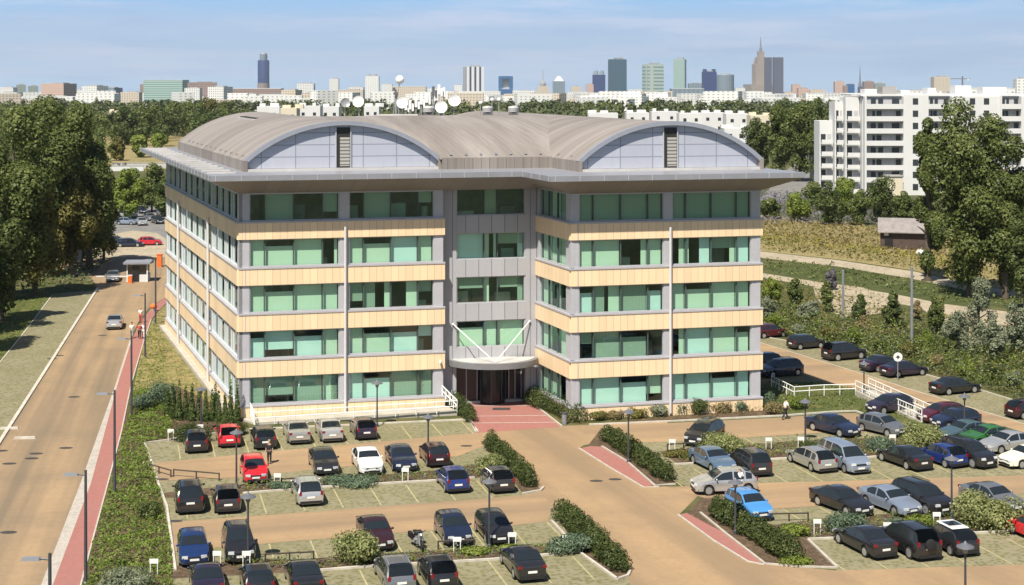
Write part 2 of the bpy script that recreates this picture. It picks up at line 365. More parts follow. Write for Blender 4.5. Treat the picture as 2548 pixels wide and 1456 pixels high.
# right hand open land
sheet('golden_field',[(1700,520),(1900,535),(2130,560),(2330,590),(2700,620),(2700,735),(2470,716),(2270,672),(2080,645),(1885,624),(1700,600)],0.004,'golden_grass')
sheet('dirt_track',[(1700,604),(1885,625),(2080,647),(2270,675),(2460,716),(2700,740),(2700,757),(2450,732),(2260,692),(2075,662),(1885,641),(1700,620)],0.008,'dirt')
sheet('dirt_track',[(1700,658),(1885,678),(2080,709),(2230,733),(2350,757),(2560,782),(2700,792),(2700,808),(2540,796),(2340,774),(2180,747),(2060,719),(1885,689),(1700,668)],0.008,'dirt')
sheet('dirt_patch',[(2020,700),(2150,716),(2220,745),(2190,780),(2090,790),(2030,745)],0.006,'dirt')
sheet('dirt_patch',[(2280,760),(2560,790),(2700,830),(2560,860),(2400,840)],0.006,'dirt')
sheet('left_meadow',[(230,340),(520,335),(430,420),(250,425)],0.004,'golden_grass')
sheet('side_street',[(1885,500),(1960,420),(2010,385),(2040,385),(2030,430),(1990,510)],0.006,'tarmac')
sheet('far_parking',[(250,600),(300,505),(430,500),(430,600)],0.004,'tarmac')
# ---------------------------------------------------------------- kerbs and painted lines
def kerb(name, px, w=0.16, h=0.11, mat='kerb_stone', z=0.0):
    mb=MB(); mb.strip([G(x,y) for x,y in px],-w/2,w/2,z-0.05,h); return struct(mb.build(name,MATS[mat]))
kerb('street_kerb',[(-318,1600),(0,1100),(120,912),(243,718)],0.28,0.12,'white_kerb')
kerb('verge_edging',[(-300,1250),(-80,1000),(0,902),(64,822),(130,735)],0.12,0.05,'white_kerb')
kerb('sidewalk_kerb',[(165,1600),(201,1456),(224,1368.5),(270,1197),(302,1074.6),(326,958.4),(358,848),(376,795)],0.10,0.06)
kerb('parking_kerb',[(360,1104),(500,1084),(612,1070)],0.15,0.11)
kerb('parking_kerb',[(360,1104),(385,1175),(397,1215),(415,1262),(430,1372),(436,1420)],0.15,0.11,'white_kerb')
kerb('parking_kerb',[(604,1229),(799,1213.4),(1075,1197.6),(1180,1190)],0.16,0.12,'white_kerb')
kerb('parking_kerb',[(793,1421),(932,1410),(1222,1394),(1349,1383),(1440,1375),(1535,1443)],0.16,0.12,'white_kerb')
kerb('parking_kerb',[(1372,1298),(1440,1372)],0.16,0.12)
kerb('parking_kerb',[(620,1070),(1165,1045),(1188,1075)],0.16,0.12,'white_kerb')
kerb('hedge_kerb',[(1300,1230),(1345,1222),(1352,1214)],0.16,0.12)
kerb('hedge_kerb',[(1535,1443),(1562,1434),(1568,1422)],0.16,0.12)
kerb('hedge_kerb',[(1497,1112),(1560,1150),(1628,1209),(1680,1206)],0.14,0.1)
kerb('hedge_kerb',[(1742,1277),(1800,1325),(1902,1404),(1980,1411),(2080,1414)],0.14,0.1)
kerb('crossing_kerb',[(1440,1116),(1520,1166),(1600,1213),(1640,1212)],0.14,0.06)
kerb('crossing_kerb',[(1686,1281),(1775,1346),(1860,1398),(1902,1406)],0.14,0.06)
kerb('parking_kerb',[(2010,1343.4),(2122.5,1339),(2431,1327.5),(2547,1322),(2700,1316)],0.16,0.12,'white_kerb')
kerb('parking_kerb',[(2010,1345),(2082,1414)],0.16,0.12)
kerb('parking_kerb',[(1677,1157),(1975,1141),(2146,1140.6),(2220,1134)],0.16,0.12,'white_kerb')
kerb('lane_kerb',[(1465,1058),(1658,1050),(1943,1036),(2073,1026),(2127,1024),(2195,1048)],0.16,0.12,'white_kerb')
kerb('road_kerb',[(1884,836),(2090,872),(2240,915),(2440,972),(2547,1005)],0.15,0.1)
kerb('road_kerb',[(1884,850.8),(2128,925),(2263,968.5),(2547,1055)],0.12,0.03)
kerb('path_kerb',[(1305,990),(1397,1062)],0.16,0.12)
kerb('path_kerb',[(1145,992),(1183,1076)],0.16,0.12)
for yy,xa,xb in ((1010,1150,1330),(1035,1165,1362),(1052,1172,1385)):
    kerb('path_step',[(xa,yy+1),(xb,yy-1)],0.14,0.02,'granite_setts')
mb=MB()
def bays(a, b, first, step, length, n, back=True):
    A=G(*a).to_2d(); B=G(*b).to_2d(); t=(B-A).normalized()
    for i in range(n):
        p=A+t*(first+i*step); q=p+PD*(length if back else -length); w_=Vector((PD.y,-PD.x))*0.05
        mb.sheet([p-w_,p+w_,q+w_,q-w_],0.0085)
bays((448.8,1143.7),(1180,1080),0,2.55,4.6,10)
bays((430,1292),(1290,1234),0.9,2.5,4.6,10)
bays((433,1372),(1362,1298),0.6,2.5,4.6,10,False)
bays((560,1520),(1500,1440),0.4,2.5,4.9,10)
bays((1690,1213),(2547,1184),0.3,2.5,4.9,12)
bays((1930,1262),(2547,1229),0.3,2.5,4.2,9,False)
bays((2090,1420),(2547,1405),0.3,2.5,5.0,6)
bays((1690,1098),(2190,1074),0.3,2.5,3.2,8,False)
struct(mb.build('bay_markings',MATS['yellow_line']))
# drain covers in the roads
dc=[(203,1490/1.3237-0,0)]
def drain(x,y,w_,d_,lab,grp):
    p=G(x,y); t=thing('drain_cover',lab,'drain cover',(p.x,p.y,0.016),0.0,grp)
    m=MB(); m.lathe([(1.0,0),(1.0,0.004),(0.9,0.006),(0.9,0.004)],n=14); m.v=[(a*w_/2,b*d_/2,c) for a,b,c in m.v]; m.build('cover_plate',MATS['asphalt_dark'],t)
    return t
for x,y in ((184,988),(164,1115),(90,1129),(79,1141),(23,1154),(21,1325),(2,1122),(147,885),(129,893),(255,960/1.15)):
    drain(x,y,1.05,0.62,'dark oblong drain cover set flush in the left street paving','drain covers in the left street')
for x,y,l in ((404,1193,'by the left kerb of the upper parking lane'),(436,1297,'by the left kerb of the lower parking lane'),(1160,1110,'in the upper lane, before the dark maroon car'),
              (1483,1197,'alone in the middle of the central drive'),(1530,1193,'beside the red path across the central drive')):
    drain(x,y,0.95,0.55,'dark drain cover '+l,'drain covers in the car park')
for x in (2068,2105,2143,2180): drain(x+130,1000+(x-2068)*0.02,0.8,0.5,'small dark drain cover in a row across the service road','drain covers across the service road')
p=G(1247,1018); t=thing('foot_grate','long dark foot grate let into the red entrance path','grate',(p.x,p.y,0.02)); m=MB(); m.box((0,0,0.006),(1.5,0.9,0.012)); m.build('grate_frame',MATS['asphalt_dark'],t)

# air: thin even haze round everything, sky outside it
m,nt,out=newmat('air'); v=N(nt,'ShaderNodeVolumePrincipled'); v.inputs['Color'].default_value=(0.80,0.88,1.0,1); v.inputs['Density'].default_value=4.0e-5; v.inputs['Anisotropy'].default_value=0.2
L(nt,v.outputs[0],out.inputs['Volume']); mb=MB(); mb.box((0,6500,92.0),(14100,15100,456)); o=mb.build('haze',m); o['kind']='stuff'
# ================================================================ the office building
O=G(593,1045)
def B(u,v,z=0.0): return Vector((O.x+E1.x*u+E2.x*v, O.y+E1.y*u+E2.y*v, z))
def U(x,v):
    k=(x-CX)/F; return (k*(O.y+E2.y*v)-O.x-E2.x*v)/(E1.x-k*E1.y)
def V(x,u):
    k=(x-CX)/F; return (k*(O.y+E1.y*u)-O.x-E1.x*u)/(E2.x-k*E2.y)
Q1=Vector((E2.y,-E2.x,0))/(E1.x*E2.y-E1.y*E2.x)      # position . Q1 grows by 1 per metre along the front
Q2=Vector((-E1.y,E1.x,0))/(E1.x*E2.y-E1.y*E2.x)
def cladding(name, color, q, period, zper=None, joint=(0.3,0.2,0.1), amt=0.5, width=0.05, rough=0.55, var=0.07):
    m,nt,out=newmat(name); b=principled(nt,out,color,rough,0,0.35); p=pos(nt)
    s=dot_(nt,p,q)
    tone=N(nt,'ShaderNodeTexWhiteNoise'); tone.noise_dimensions='1D'; L(nt,math_(nt,'FLOOR',math_(nt,'DIVIDE',s,period)),tone.inputs['W'])
    c=mixc(nt,tone.outputs['Value'],tuple(k*(1-var) for k in color),tuple(min(1,k*(1+var)) for k in color))
    dv=N(nt,'ShaderNodeCombineXYZ'); L(nt,math_(nt,'MULTIPLY',s,1.6),dv.inputs[0]); L(nt,math_(nt,'MULTIPLY',dot_(nt,p,(0,0,1)),0.18),dv.inputs[1])
    dr=N(nt,'ShaderNodeMapRange'); L(nt,noise(nt,dv.outputs[0],1.0,5,0.7),dr.inputs[0]); dr.inputs[1].default_value=0.5; dr.inputs[2].default_value=0.8; dr.inputs[4].default_value=0.35
    c=mixc(nt,dr.outputs[0],c,tuple(k*0.72 for k in color))
    st=noise(nt,p,0.5,5,0.7); c=mixc(nt,math_(nt,'MULTIPLY',st,0.22),c,tuple(k*0.6 for k in color))
    j=band(nt,s,period,width)
    if zper: j=math_(nt,'MAXIMUM',j,band(nt,N(nt,'ShaderNodeSeparateXYZ').outputs[2] if False else dot_(nt,p,(0,0,1)),zper,width))
    c=mixc(nt,math_(nt,'MULTIPLY',j,amt),c,joint); L(nt,c,b.inputs['Base Color']); MATS[name]=m; return m
CREAM=(0.87,0.665,0.425)
cladding('cream_panel_front',CREAM,Q1,0.62,joint=(0.50,0.32,0.17),amt=0.6,width=0.05)
cladding('cream_panel_side',CREAM,Q2,0.9,joint=(0.50,0.32,0.17),amt=0.5,width=0.05)
cladding('grey_panel',(0.43,0.43,0.45),Q1,1.15,joint=(0.13,0.13,0.16),amt=0.85,width=0.06,rough=0.4)
cladding('gable_panel',(0.43,0.45,0.52),Q1,2.9,1.02,joint=(0.20,0.22,0.27),amt=0.9,width=0.08,rough=0.35,var=0.03)
cladding('soffit_panel',(0.27,0.25,0.235),Q1,1.2,joint=(0.16,0.15,0.14),amt=0.6,width=0.05)
flat('grey_metal',(0.44,0.44,0.465),0.4,0.0,0.5,0.06)
flat('rim_metal',(0.27,0.285,0.33),0.35,0.0,0.5,0.06)
flat('eave_metal',(0.25,0.255,0.28),0.4,0.0,0.5,0.08,0.8)
flat('canopy_grey',(0.19,0.19,0.195),0.45,var=0.2,scale=0.6)
flat('pipe_grey',(0.60,0.60,0.60),0.45,var=0.05)
flat('light_metal',(0.50,0.485,0.46),0.45,0.0,0.5,0.14,0.7)
flat('roof_joint',(0.20,0.175,0.155),0.6,var=0.1)
flat('mast_steel',(0.35,0.36,0.37),0.45,0.3,var=0.1)
flat('frame_grey',(0.42,0.41,0.43),0.4,0.0,0.5,0.05)
flat('mullion_dark',(0.07,0.09,0.09),0.4,var=0)
flat('white_paint',(0.78,0.78,0.74),0.45,var=0.05)
flat('white_frame',(0.66,0.68,0.68),0.4,var=0.05)
flat('dark_void',(0.02,0.02,0.02),0.7,var=0)
flat('interior',(0.26,0.235,0.20),0.9,var=0.3,scale=0.5)
flat('ceiling_white',(0.5,0.5,0.46),0.9,var=0)
flat('hall_dark',(0.07,0.07,0.075),0.6,var=0.2)
flat('bronze_door',(0.022,0.022,0.024),0.25,var=0.1)
flat('concrete',(0.43,0.40,0.34),0.85,var=0.15,scale=0.9)
def blind_mat(name, color, stripes=0.0):
    m,nt,out=newmat(name); b=principled(nt,out,color,0.8,0,0.1); p=pos(nt)
    s=math_(nt,'ADD',dot_(nt,p,Q1),dot_(nt,p,Q2))
    f=math_(nt,'FRACT',math_(nt,'DIVIDE',s,0.13)); c=mixc(nt,math_(nt,'MULTIPLY',f,stripes),color,tuple(k*0.45 for k in color))
    wide=noise(nt,N(nt,'ShaderNodeCombineXYZ').outputs[0] if False else p,0.9,2); c=mixc(nt,math_(nt,'MULTIPLY',wide,0.25),c,tuple(k*0.6 for k in color))
    L(nt,c,b.inputs['Base Color']); MATS[name]=m
blind_mat('blind_cream',(0.88,0.87,0.70),0.35); blind_mat('blind_white',(0.86,0.90,0.86),0.10); blind_mat('blind_dull',(0.50,0.52,0.42),0.6)
def glass_mat(name, tint, refl, base=0.08):
    m,nt,out=newmat(name); t=N(nt,'ShaderNodeBsdfTransparent'); t.inputs[0].default_value=c4(tint)
    g=N(nt,'ShaderNodeBsdfGlossy'); g.inputs[0].default_value=c4(refl); g.inputs['Roughness'].default_value=0.02
    fr=N(nt,'ShaderNodeLayerWeight'); fr.inputs[0].default_value=0.5
    k=math_(nt,'ADD',math_(nt,'MULTIPLY',math_(nt,'POWER',fr.outputs['Facing'],4.0),0.8),base)
    x=N(nt,'ShaderNodeMixShader'); L(nt,k,x.inputs[0]); L(nt,t.outputs[0],x.inputs[1]); L(nt,g.outputs[0],x.inputs[2]); L(nt,x.outputs[0],out.inputs[0]); MATS[name]=m
glass_mat('green_glass',(0.73,0.945,0.875),(0.8,0.95,0.95))
glass_mat('side_glass',(0.52,0.72,0.66),(0.85,0.95,1.0),0.12)
def roof_mat(name, q, qa):
    # weathered standing seam sheet: seams across the vault, streaks running down it
    m,nt,out=newmat(name); b=principled(nt,out,(0.4,0.34,0.28),0.55,0,0.3); p=pos(nt)
    v=N(nt,'ShaderNodeCombineXYZ'); s=dot_(nt,p,q); L(nt,s,v.inputs[0]); L(nt,math_(nt,'MULTIPLY',dot_(nt,p,qa),0.06),v.inputs[1])
    f=noise(nt,v.outputs[0],0.42,6,0.7); f2=noise(nt,v.outputs[0],1.7,4,0.7)
    c=ramp(nt,math_(nt,'ADD',math_(nt,'MULTIPLY',f,0.65),math_(nt,'MULTIPLY',f2,0.35)),[(0.36,(0.165,0.145,0.128)),(0.5,(0.255,0.225,0.20)),(0.63,(0.36,0.325,0.295))])
    c=mixc(nt,math_(nt,'MULTIPLY',band(nt,s,0.62,0.09),0.28),c,(0.20,0.17,0.15))
    c=mixc(nt,math_(nt,'MULTIPLY',noise(nt,p,0.9,5,0.7),0.3),c,(0.24,0.21,0.19)); L(nt,c,b.inputs['Base Color']); MATS[name]=m
roof_mat('vault_sheet',Q2,Q1); roof_mat('bar_sheet',Q1,Q2)
office=thing('office_building','five storey office block with cream bands, green windows and twin barrel roofs','building',tuple(O))
ROOT=office
class Face:
    def __init__(s,u0,v0,along,out): s.p=B(u0,v0); s.t=Vector((along.x,along.y,0)); s.n=Vector((out.x,out.y,0))
    def pt(s,a,d,z): q=s.p+s.t*a+s.n*d; return Vector((q.x,q.y,z))
    def box(s,mb,a0,a1,d0,d1,z0,z1,mi=0):
        vs=[s.pt(a,d,z) for z in (z0,z1) for a,d in ((a0,d0),(a1,d0),(a1,d1),(a0,d1))]
        return mb.add(vs,[(0,1,2,3),(4,7,6,5),(0,4,5,1),(1,5,6,2),(2,6,7,3),(3,7,4,0)],mi)
    def quad(s,mb,a0,a1,d,z0,z1,mi=0): return mb.add([s.pt(a0,d,z0),s.pt(a1,d,z0),s.pt(a1,d,z1),s.pt(a0,d,z1)],[(0,1,2,3)],mi)
UR=U(1893,-7); UL=U(1103,0); UC=U(1335,1.0); DV=V(413,0)
FL=lambda k: 1.18+3.79*k            # sill height of storey k
WH=2.29
front_l=Face(0,0,E1,-E2); front_c=Face(UL,1.0,E1,-E2); flank=Face(UC,1.0,-E2,-E1); front_r=Face(UC,-7,E1,-E2); left=Face(0,0,E2,-E1)
right=Face(UR,-7,E2,E1); back=Face(0,DV,E1,E2)
LEN_F=8.0
def wpart(mb,name,mat,parent=ROOT): return mb.build(name,MATS[mat],parent,world=True)
# interior: floor slabs and a dark core so that rooms read behind the glass
foot=[(0,0),(UL,0),(UL,1.0),(UC,1.0),(UC,-7),(UR,-7),(UR,DV),(0,DV)]
def inset(d): return [(d,d),(UL-d,d),(UL-d,1+d),(UC+d,1+d),(UC+d,-7+d),(UR-d,-7+d),(UR-d,DV-d),(d,DV-d)]
mb=MB()
for k in range(0,6):
    z=FL(k)-0.95; mb.prism([B(u,v) for u,v in inset(0.36)],z-0.3,z)
wpart(mb,'floor_slab','ceiling_white')
mb=MB(); mb.prism([B(u,v) for u,v in [(3.6,4.2),(UR-3.6,4.2),(UR-3.6,DV-3),(3.6,DV-3)]],0.0,18.6)
for k in range(5):   # cross walls
    for u in (4.3,8.6,12.9,26.5+4,UR-8.4,UR-4): mb.box(tuple(B(u,3.3 if u<20 else -3.7,FL(k)+0.6)),(0.12,4.6,3.2),rz=math.atan2(-E2.x,E2.y))
wpart(mb,'inner_wall','interior')
# grey columns, spandrel bands, sills, windows
def bands(fc,a0,a1,mat,ks=range(0,5),dd=0.12):
    mb=MB()
    for k in ks:
        zt=FL(k); zb=max(0.0,zt-1.5); fc.box(mb,a0,a1,-0.32,dd,zb,zt-0.16)
    o=wpart(mb,'spandrel_panel',mat); return o
def sills(fc,a0,a1,ks=range(0,5),dd=0.17):
    mb=MB()
    for k in ks: fc.box(mb,a0,a1,-0.30,dd,FL(k)-0.16,FL(k)-0.02)
    return wpart(mb,'window_sill','frame_grey')
BL={'c':'blind_cream','w':'blind_white','d':'blind_dull'}
def window(fc,a0,a1,k,panes,state,frame='frame_grey',mull='mullion_dark',glass='green_glass',z0=None,z1=None,mw=0.07):
    z0=FL(k) if z0 is None else z0; z1=FL(k)+WH if z1 is None else z1
    fm=MB(); t=0.09; zb=z0-0.01; zt=z1+0.01
    fc.box(fm,a0,a1,-0.26,-0.06,zb,zb+t); fc.box(fm,a0,a1,-0.26,-0.06,zt-t,zt)
    fc.box(fm,a0,a0+t,-0.255,-0.062,zb+t,zt-t); fc.box(fm,a1-t,a1,-0.255,-0.062,zb+t,zt-t)
    tot=sum(panes); x=a0+t; wdt=(a1-a0-2*t); edges=[x]
    for q in panes: x+=wdt*q/tot; edges.append(x)
    for e in edges[1:-1]: fc.box(fm,e-mw/2,e+mw/2,-0.24,-0.07,zb+t,zt-t,1)
    o=fm.build('window',[MATS[frame],MATS[mull]],ROOT,world=True)
    g=MB(); fc.quad(g,a0+t/2,a1-t/2,-0.16,zb+t/2,zt-t/2); g.build('pane',MATS[glass],o,world=True)
    h=z1-z0; bm={}
    for i,stt in enumerate(state):
        e0,e1=edges[i]+0.03,edges[i+1]-0.03
        for ch in stt.split('+'):
            kind=ch[0]; frac=(0.0,1.0); lo=0.0; hi=1.0
            if kind=='o': continue
            if ch[1:]=='L': frac=(0.0,0.45)
            elif ch[1:]=='R': frac=(0.6,1.0)
            elif ch[1:]=='l': frac=(0.0,0.18)
            elif ch[1:]=='r': frac=(0.8,1.0)
            elif ch[1:]=='t': lo=0.0; hi=0.72       # leaves the top open
            elif ch[1:]=='b': lo=0.55               # only half lowered
            elif ch[1:]=='q': lo=0.28
            m=bm.setdefault(kind,MB()); fc.quad(m,e0+(e1-e0)*frac[0],e0+(e1-e0)*frac[1],-0.42-0.01*i,z0+h*lo,z0+h*hi)
    for i,stt in enumerate(state):
        if stt[0] in 'o' or 'b' in stt:
            e0,e1=edges[i]+0.1,edges[i+1]-0.1; q=RF.random(); wd=(e1-e0)*(0.35+0.4*RF.random()); s0=e0+(e1-e0-wd)*q; dd=-0.9-1.2*RF.random()
            fm2=MB(); fc.box(fm2,s0,s0+wd,dd-0.5,dd,z0-0.6,z0+h*(0.12+0.42*RF.random())); fm2.build('cabinet',MATS[RF.choice(['render_desk','cab_dark','blind_dull'])],o,world=True)
    for kind,m in bm.items(): m.build('blind',MATS[BL[kind]],o,world=True)
    return o
P4=[0.5,1,1,0.55]; RF=random.Random(3); flat('render_desk',(0.55,0.50,0.38),0.7,var=0.1); flat('cab_dark',(0.16,0.15,0.14),0.7,var=0.2)
def px_span(fc_v,xa,xb): return U(xa,fc_v),U(xb,fc_v)
la0,la1=px_span(0,620,845); lb0,lb1=px_span(0,868,1080); ra0,ra1=px_span(-7,1440,1652); rb0,rb1=px_span(-7,1672,1870)
ra0-=UC; ra1-=UC; rb0-=UC; rb1-=UC; W_R=UR-UC
SA=[['d','dq','d','c+dR'],['wt','wq','wt','c'],['c','ct','c','c'],['c','ct','c','o+cr'],['o','d','o','dq']]
SB=[['w','wt','d','cL+d'],['c','ct','wt','oR+wb'],['dq','cr+dL','cR','db'],['c','ct','w','c'],['o','d','o','db']]
SC=[['w','w','wt','cq'],['db','d','dt','o'],['wt','dL+cR','d','wt'],['c','c','oL+cr','c'],['d','d','d','d']]
SD=[['w','w','wt','w'],['cR','w','c','ct'],['c','ct','c','c'],['cR','cl+wR','cr+db','w'],['d','d','d','d']]  # top storey: duller blinds, the eave shade is put into their colour
for k in range(5):
    window(front_l,la0,la1,k,P4,SA[k]); window(front_l,lb0,lb1,k,P4,SB[k])
    window(front_r,ra0,ra1,k,P4,SC[k]); window(front_r,rb0,rb1,k,P4,SD[k])
for fc,a0,a1,cols in ((front_l,0,UL,[(0.05,la0),(la1,lb0),(lb1,UL-0.02)]),(front_r,0,W_R,[(0.05,ra0),(ra1,rb0),(rb1,W_R-0.05)])):
    bands(fc,0.0 if fc is front_l else 0.0,a1+(0.1 if fc is front_l else 0.1),'cream_panel_front')
    sills(fc,0.0,a1+0.12)
    for c0,c1 in cols: mb=MB(); fc.box(mb,c0,c1,-0.34,-0.02,0.0,18.64); wpart(mb,'column','grey_metal')
    mb=MB(); fc.box(mb,0.02,a1-0.02,-0.35,-0.03,FL(4)+WH+0.011,18.68); wpart(mb,'wall_head','grey_metal')
for fc,x,v in ((front_l,857,0),(front_r,1664,-7)):
    a=U(x,v)-(UC if fc is front_r else 0); mb=MB(); mb.tube([fc.pt(a,0.30,0.25),fc.pt(a,0.30,15.75)],0.105,10); o=wpart(mb,'downpipe','pipe_grey')
    for k in range(5): m=MB(); fc.box(m,a-0.05,a+0.05,0.10,0.20,FL(k)-0.7,FL(k)-0.6) if k<4 else None
for fc,a in ((front_l,0.55),(front_r,0.62)):
    mb=MB()
    for k in range(5): fc.box(mb,a-0.03,a+0.03,0.10,0.135,max(0.02,FL(k)-1.49),FL(k)-0.17)
    wpart(mb,'corner_joint','grey_metal')
# flank of the right wing
fl0,fl1=0.35,7.0
bands(flank,0.0,8.0,'cream_panel_side'); sills(flank,0.0,8.14)
wa,wb=0.5,6.9
FS=[['c','c','o'],['c','oL','c'],['c','cR','o'],['c','c','c'],['d','c','d']]
for k in range(5): window(flank,wa,wb,k,[1,1,1],FS[k])
for c0,c1 in ((0.0,wa),(wb,8.0)): mb=MB(); flank.box(mb,c0,c1,-0.34,-0.02,0.0,18.64); wpart(mb,'column','grey_metal')
mb=MB(); flank.box(mb,0.02,7.98,-0.35,-0.03,FL(4)+WH+0.011,18.68); wpart(mb,'wall_head','grey_metal')
# left side: three runs of tall white framed windows between the rainwater pipes
v1,v2=V(525,0),V(450,0)
bands(left,0.0,DV,'cream_panel_side'); sills(left,0.0,DV)
rs=random.Random(5)
for i,(a0,a1,n) in enumerate(((0.75,v1-0.35,4),(v1+0.35,v2-0.35,5),(v2+0.35,DV-0.5,3))):
    for k in range(5):
        pn=[1,1.0]*n; stt=[rs.choice(['o','o','c','w','wq','d','cL']) for _ in range(2*n)]
        window(left,a0,a1,k,[1,0.5]*n,stt,'white_frame','white_frame','side_glass',mw=0.13)
        m=MB()
for c0,c1 in ((0.02,0.75),(v1-0.35,v1+0.35),(v2-0.35,v2+0.35),(DV-0.5,DV-0.02)):
    mb=MB(); left.box(mb,c0,c1,-0.34,-0.02,0.0,18.64); wpart(mb,'column','grey_metal')
mb=MB(); left.box(mb,0.02,DV-0.02,-0.35,-0.03,FL(4)+WH+0.011,18.68); wpart(mb,'wall_head','grey_metal')
for a in (v1,v2): mb=MB(); mb.tube([left.pt(a,0.30,0.25),left.pt(a,0.30,15.4)],0.12,10); wpart(mb,'downpipe','pipe_grey')
mb=MB(); left.box(mb,-0.3,DV,0.13,0.75,0.0,0.35); wpart(mb,'plinth','concrete')
# right side and back: bands over plain grey wall
for fc,ln in ((right,DV+7),(back,UR)):
    bands(fc,0.0,ln,'cream_panel_side'); mb=MB(); fc.box(mb,0.0,ln,-0.4,-0.06,0.0,18.68); wpart(mb,'rear_wall','grey_metal')
    for k in range(5):
        for i in range(3): window(fc,1+i*(ln-1)/3,(i+1)*(ln-1)/3,k,[1]*8,['c','o']*4,'white_frame','white_frame','side_glass') if False else None
# centre bay with the entrance
CL=UC-UL; c0,c1=U(1135,1.0)-UL,U(1307,1.0)-UL
mb=MB()
for k in range(1,5):
    zt=FL(k); zb=zt-1.5 if k>1 else FL(1)-1.05; front_c.box(mb,c0,c1,-0.3,0.02,zb,zt)
wpart(mb,'grey_spandrel','grey_panel')
for a0,a1 in ((-0.5,c0),(c1,CL-0.02)): mb=MB(); front_c.box(mb,a0,a1,-0.34,0.0,0.0,18.64); wpart(mb,'column','grey_panel')
mb=MB(); front_c.box(mb,c0,c1,-0.34,0.0,FL(4)+WH+0.011,18.68); wpart(mb,'wall_head','grey_panel')
CS=[None,['ct','c','c'],['db','cL','db+dr'],['w','cL+cr','db+wr'],['o','d','o']]
for k in range(1,5): window(front_c,c0,c1,k,[1.25,0.62,1.25],CS[k])
# doors: glazed dark revolving entrance set back under the canopy
mb=MB(); front_c.box(mb,c0,c1,-3.2,-3.0,0.0,3.9); wpart(mb,'entrance_wall','hall_dark')
mb=MB(); front_c.box(mb,c0,c0+0.12,-3.0,-0.35,0.0,3.9); front_c.box(mb,c1-0.12,c1,-3.0,-0.35,0.0,3.9); wpart(mb,'entrance_reveal','hall_dark')
for a0,a1 in ((c0+0.1,c0+2.1),(c1-1.3,c1-0.1)):
    mb=MB(); front_c.box(mb,a0,a1,-0.8,-0.72,0.1,3.4); d=wpart(mb,'glazed_screen','bronze_door')
    m=MB()
    for q in (0,0.5,1): x=a0+(a1-a0-0.08)*q; front_c.box(m,x,x+0.08,-0.84,-0.70,0.0,3.45)
    m.build('screen_frame',MATS['grey_metal'],d,world=True)
cc=front_c.pt((c0+c1)/2+0.35,-1.0,0); mb=MB(); mb.lathe([(1.25,0),(1.25,3.3)],tuple(cc),20); d=wpart(mb,'revolving_door','bronze_door')
m=MB()
for j in range(8): a=2*PI*j/8; m.box((cc.x+1.27*math.cos(a),cc.y+1.27*math.sin(a),1.65),(0.07,0.07,3.3),rz=a)
m.build('door_post',MATS['mullion_dark'],d,world=True)
# round canopy with its V of white rods
cp=front_c.pt((c0+c1)/2+0.15,-0.3,0); RC=4.0
mb=MB(); n=40; arc=[(cp.x+RC*math.cos(a),cp.y+RC*0.82*math.sin(a)) for a in [-PI*i/n for i in range(n+1)]]
mb.prism(arc,3.5,4.0); can=mb.build('canopy',MATS['canopy_grey'],ROOT,world=True)
mb=MB(); arc2=[(cp.x+(RC-0.28)*math.cos(a),cp.y+(RC-0.28)*0.82*math.sin(a)) for a in [-PI*i/n for i in range(n+1)]]; mb.prism(arc2,4.0,4.05); mb.build('canopy_deck',MATS['light_metal'],can,world=True)
tip=Vector((cp.x+0.35,cp.y-RC*0.82+0.35,4.08))
for x in (1126,1316):
    a=U(x,1.0)-UL; mb=MB(); mb.tube([tip,front_c.pt(a,0.12,7.05)],0.045,8); mb.ball(front_c.pt(a,0.12,7.05),0.10,8,5); wpart(mb,'canopy_rod','white_paint')
# ---------------------------------------------------------------- eaves and roofs
ov=2.62
OP=[(-ov,-2.5),(UC-ov,-2.5),(UC-ov,-9.5),(UR+ov,-9.5),(UR+ov,DV+2.5),(-ov,DV+2.5)]
IP=[(0,0),(UL,0),(UC,0),(UC,-7),(UR,-7),(UR,DV),(0,DV)]
ZE0,ZE1,ZW=19.84,20.28,18.66
mb=MB()   # soffit rising outward from the wall heads
IQ=[(0,0),(UC,0.0),(UC,-7),(UR,-7),(UR,DV),(0,DV)]
for i in range(6):
    j=(i+1)%6; mb.add([B(*IQ[i],ZW),B(*IQ[j],ZW),B(*OP[j],ZE0),B(*OP[i],ZE0)],[(0,1,2,3)])
mb.add([B(UL-0.05,-0.02,ZW),B(UC,-0.02,ZW),B(UC,1.05,ZW),B(UL-0.05,1.05,ZW)],[(0,1,2,3)])
wpart(mb,'soffit','soffit_panel')
mb=MB(); mb.prism([B(*q) for q in OP],ZE0+0.002,ZE1); wpart(mb,'eaves','eave_metal')
mb=MB()   # fascia joints and a thin edge lip
for i in (0,1,2,3,5):
    a,b=B(*OP[i]),B(*OP[(i+1)%6]); Ln=(b-a).length; t=(b-a).normalized()
    q=0.4
    while q<Ln: p=a+t*q; mb.box((p.x,p.y,ZE0+0.26),(0.05,0.05,0.5),rz=math.atan2(t.y,t.x)); q+=2.05
wpart(mb,'fascia_joint','grey_metal')
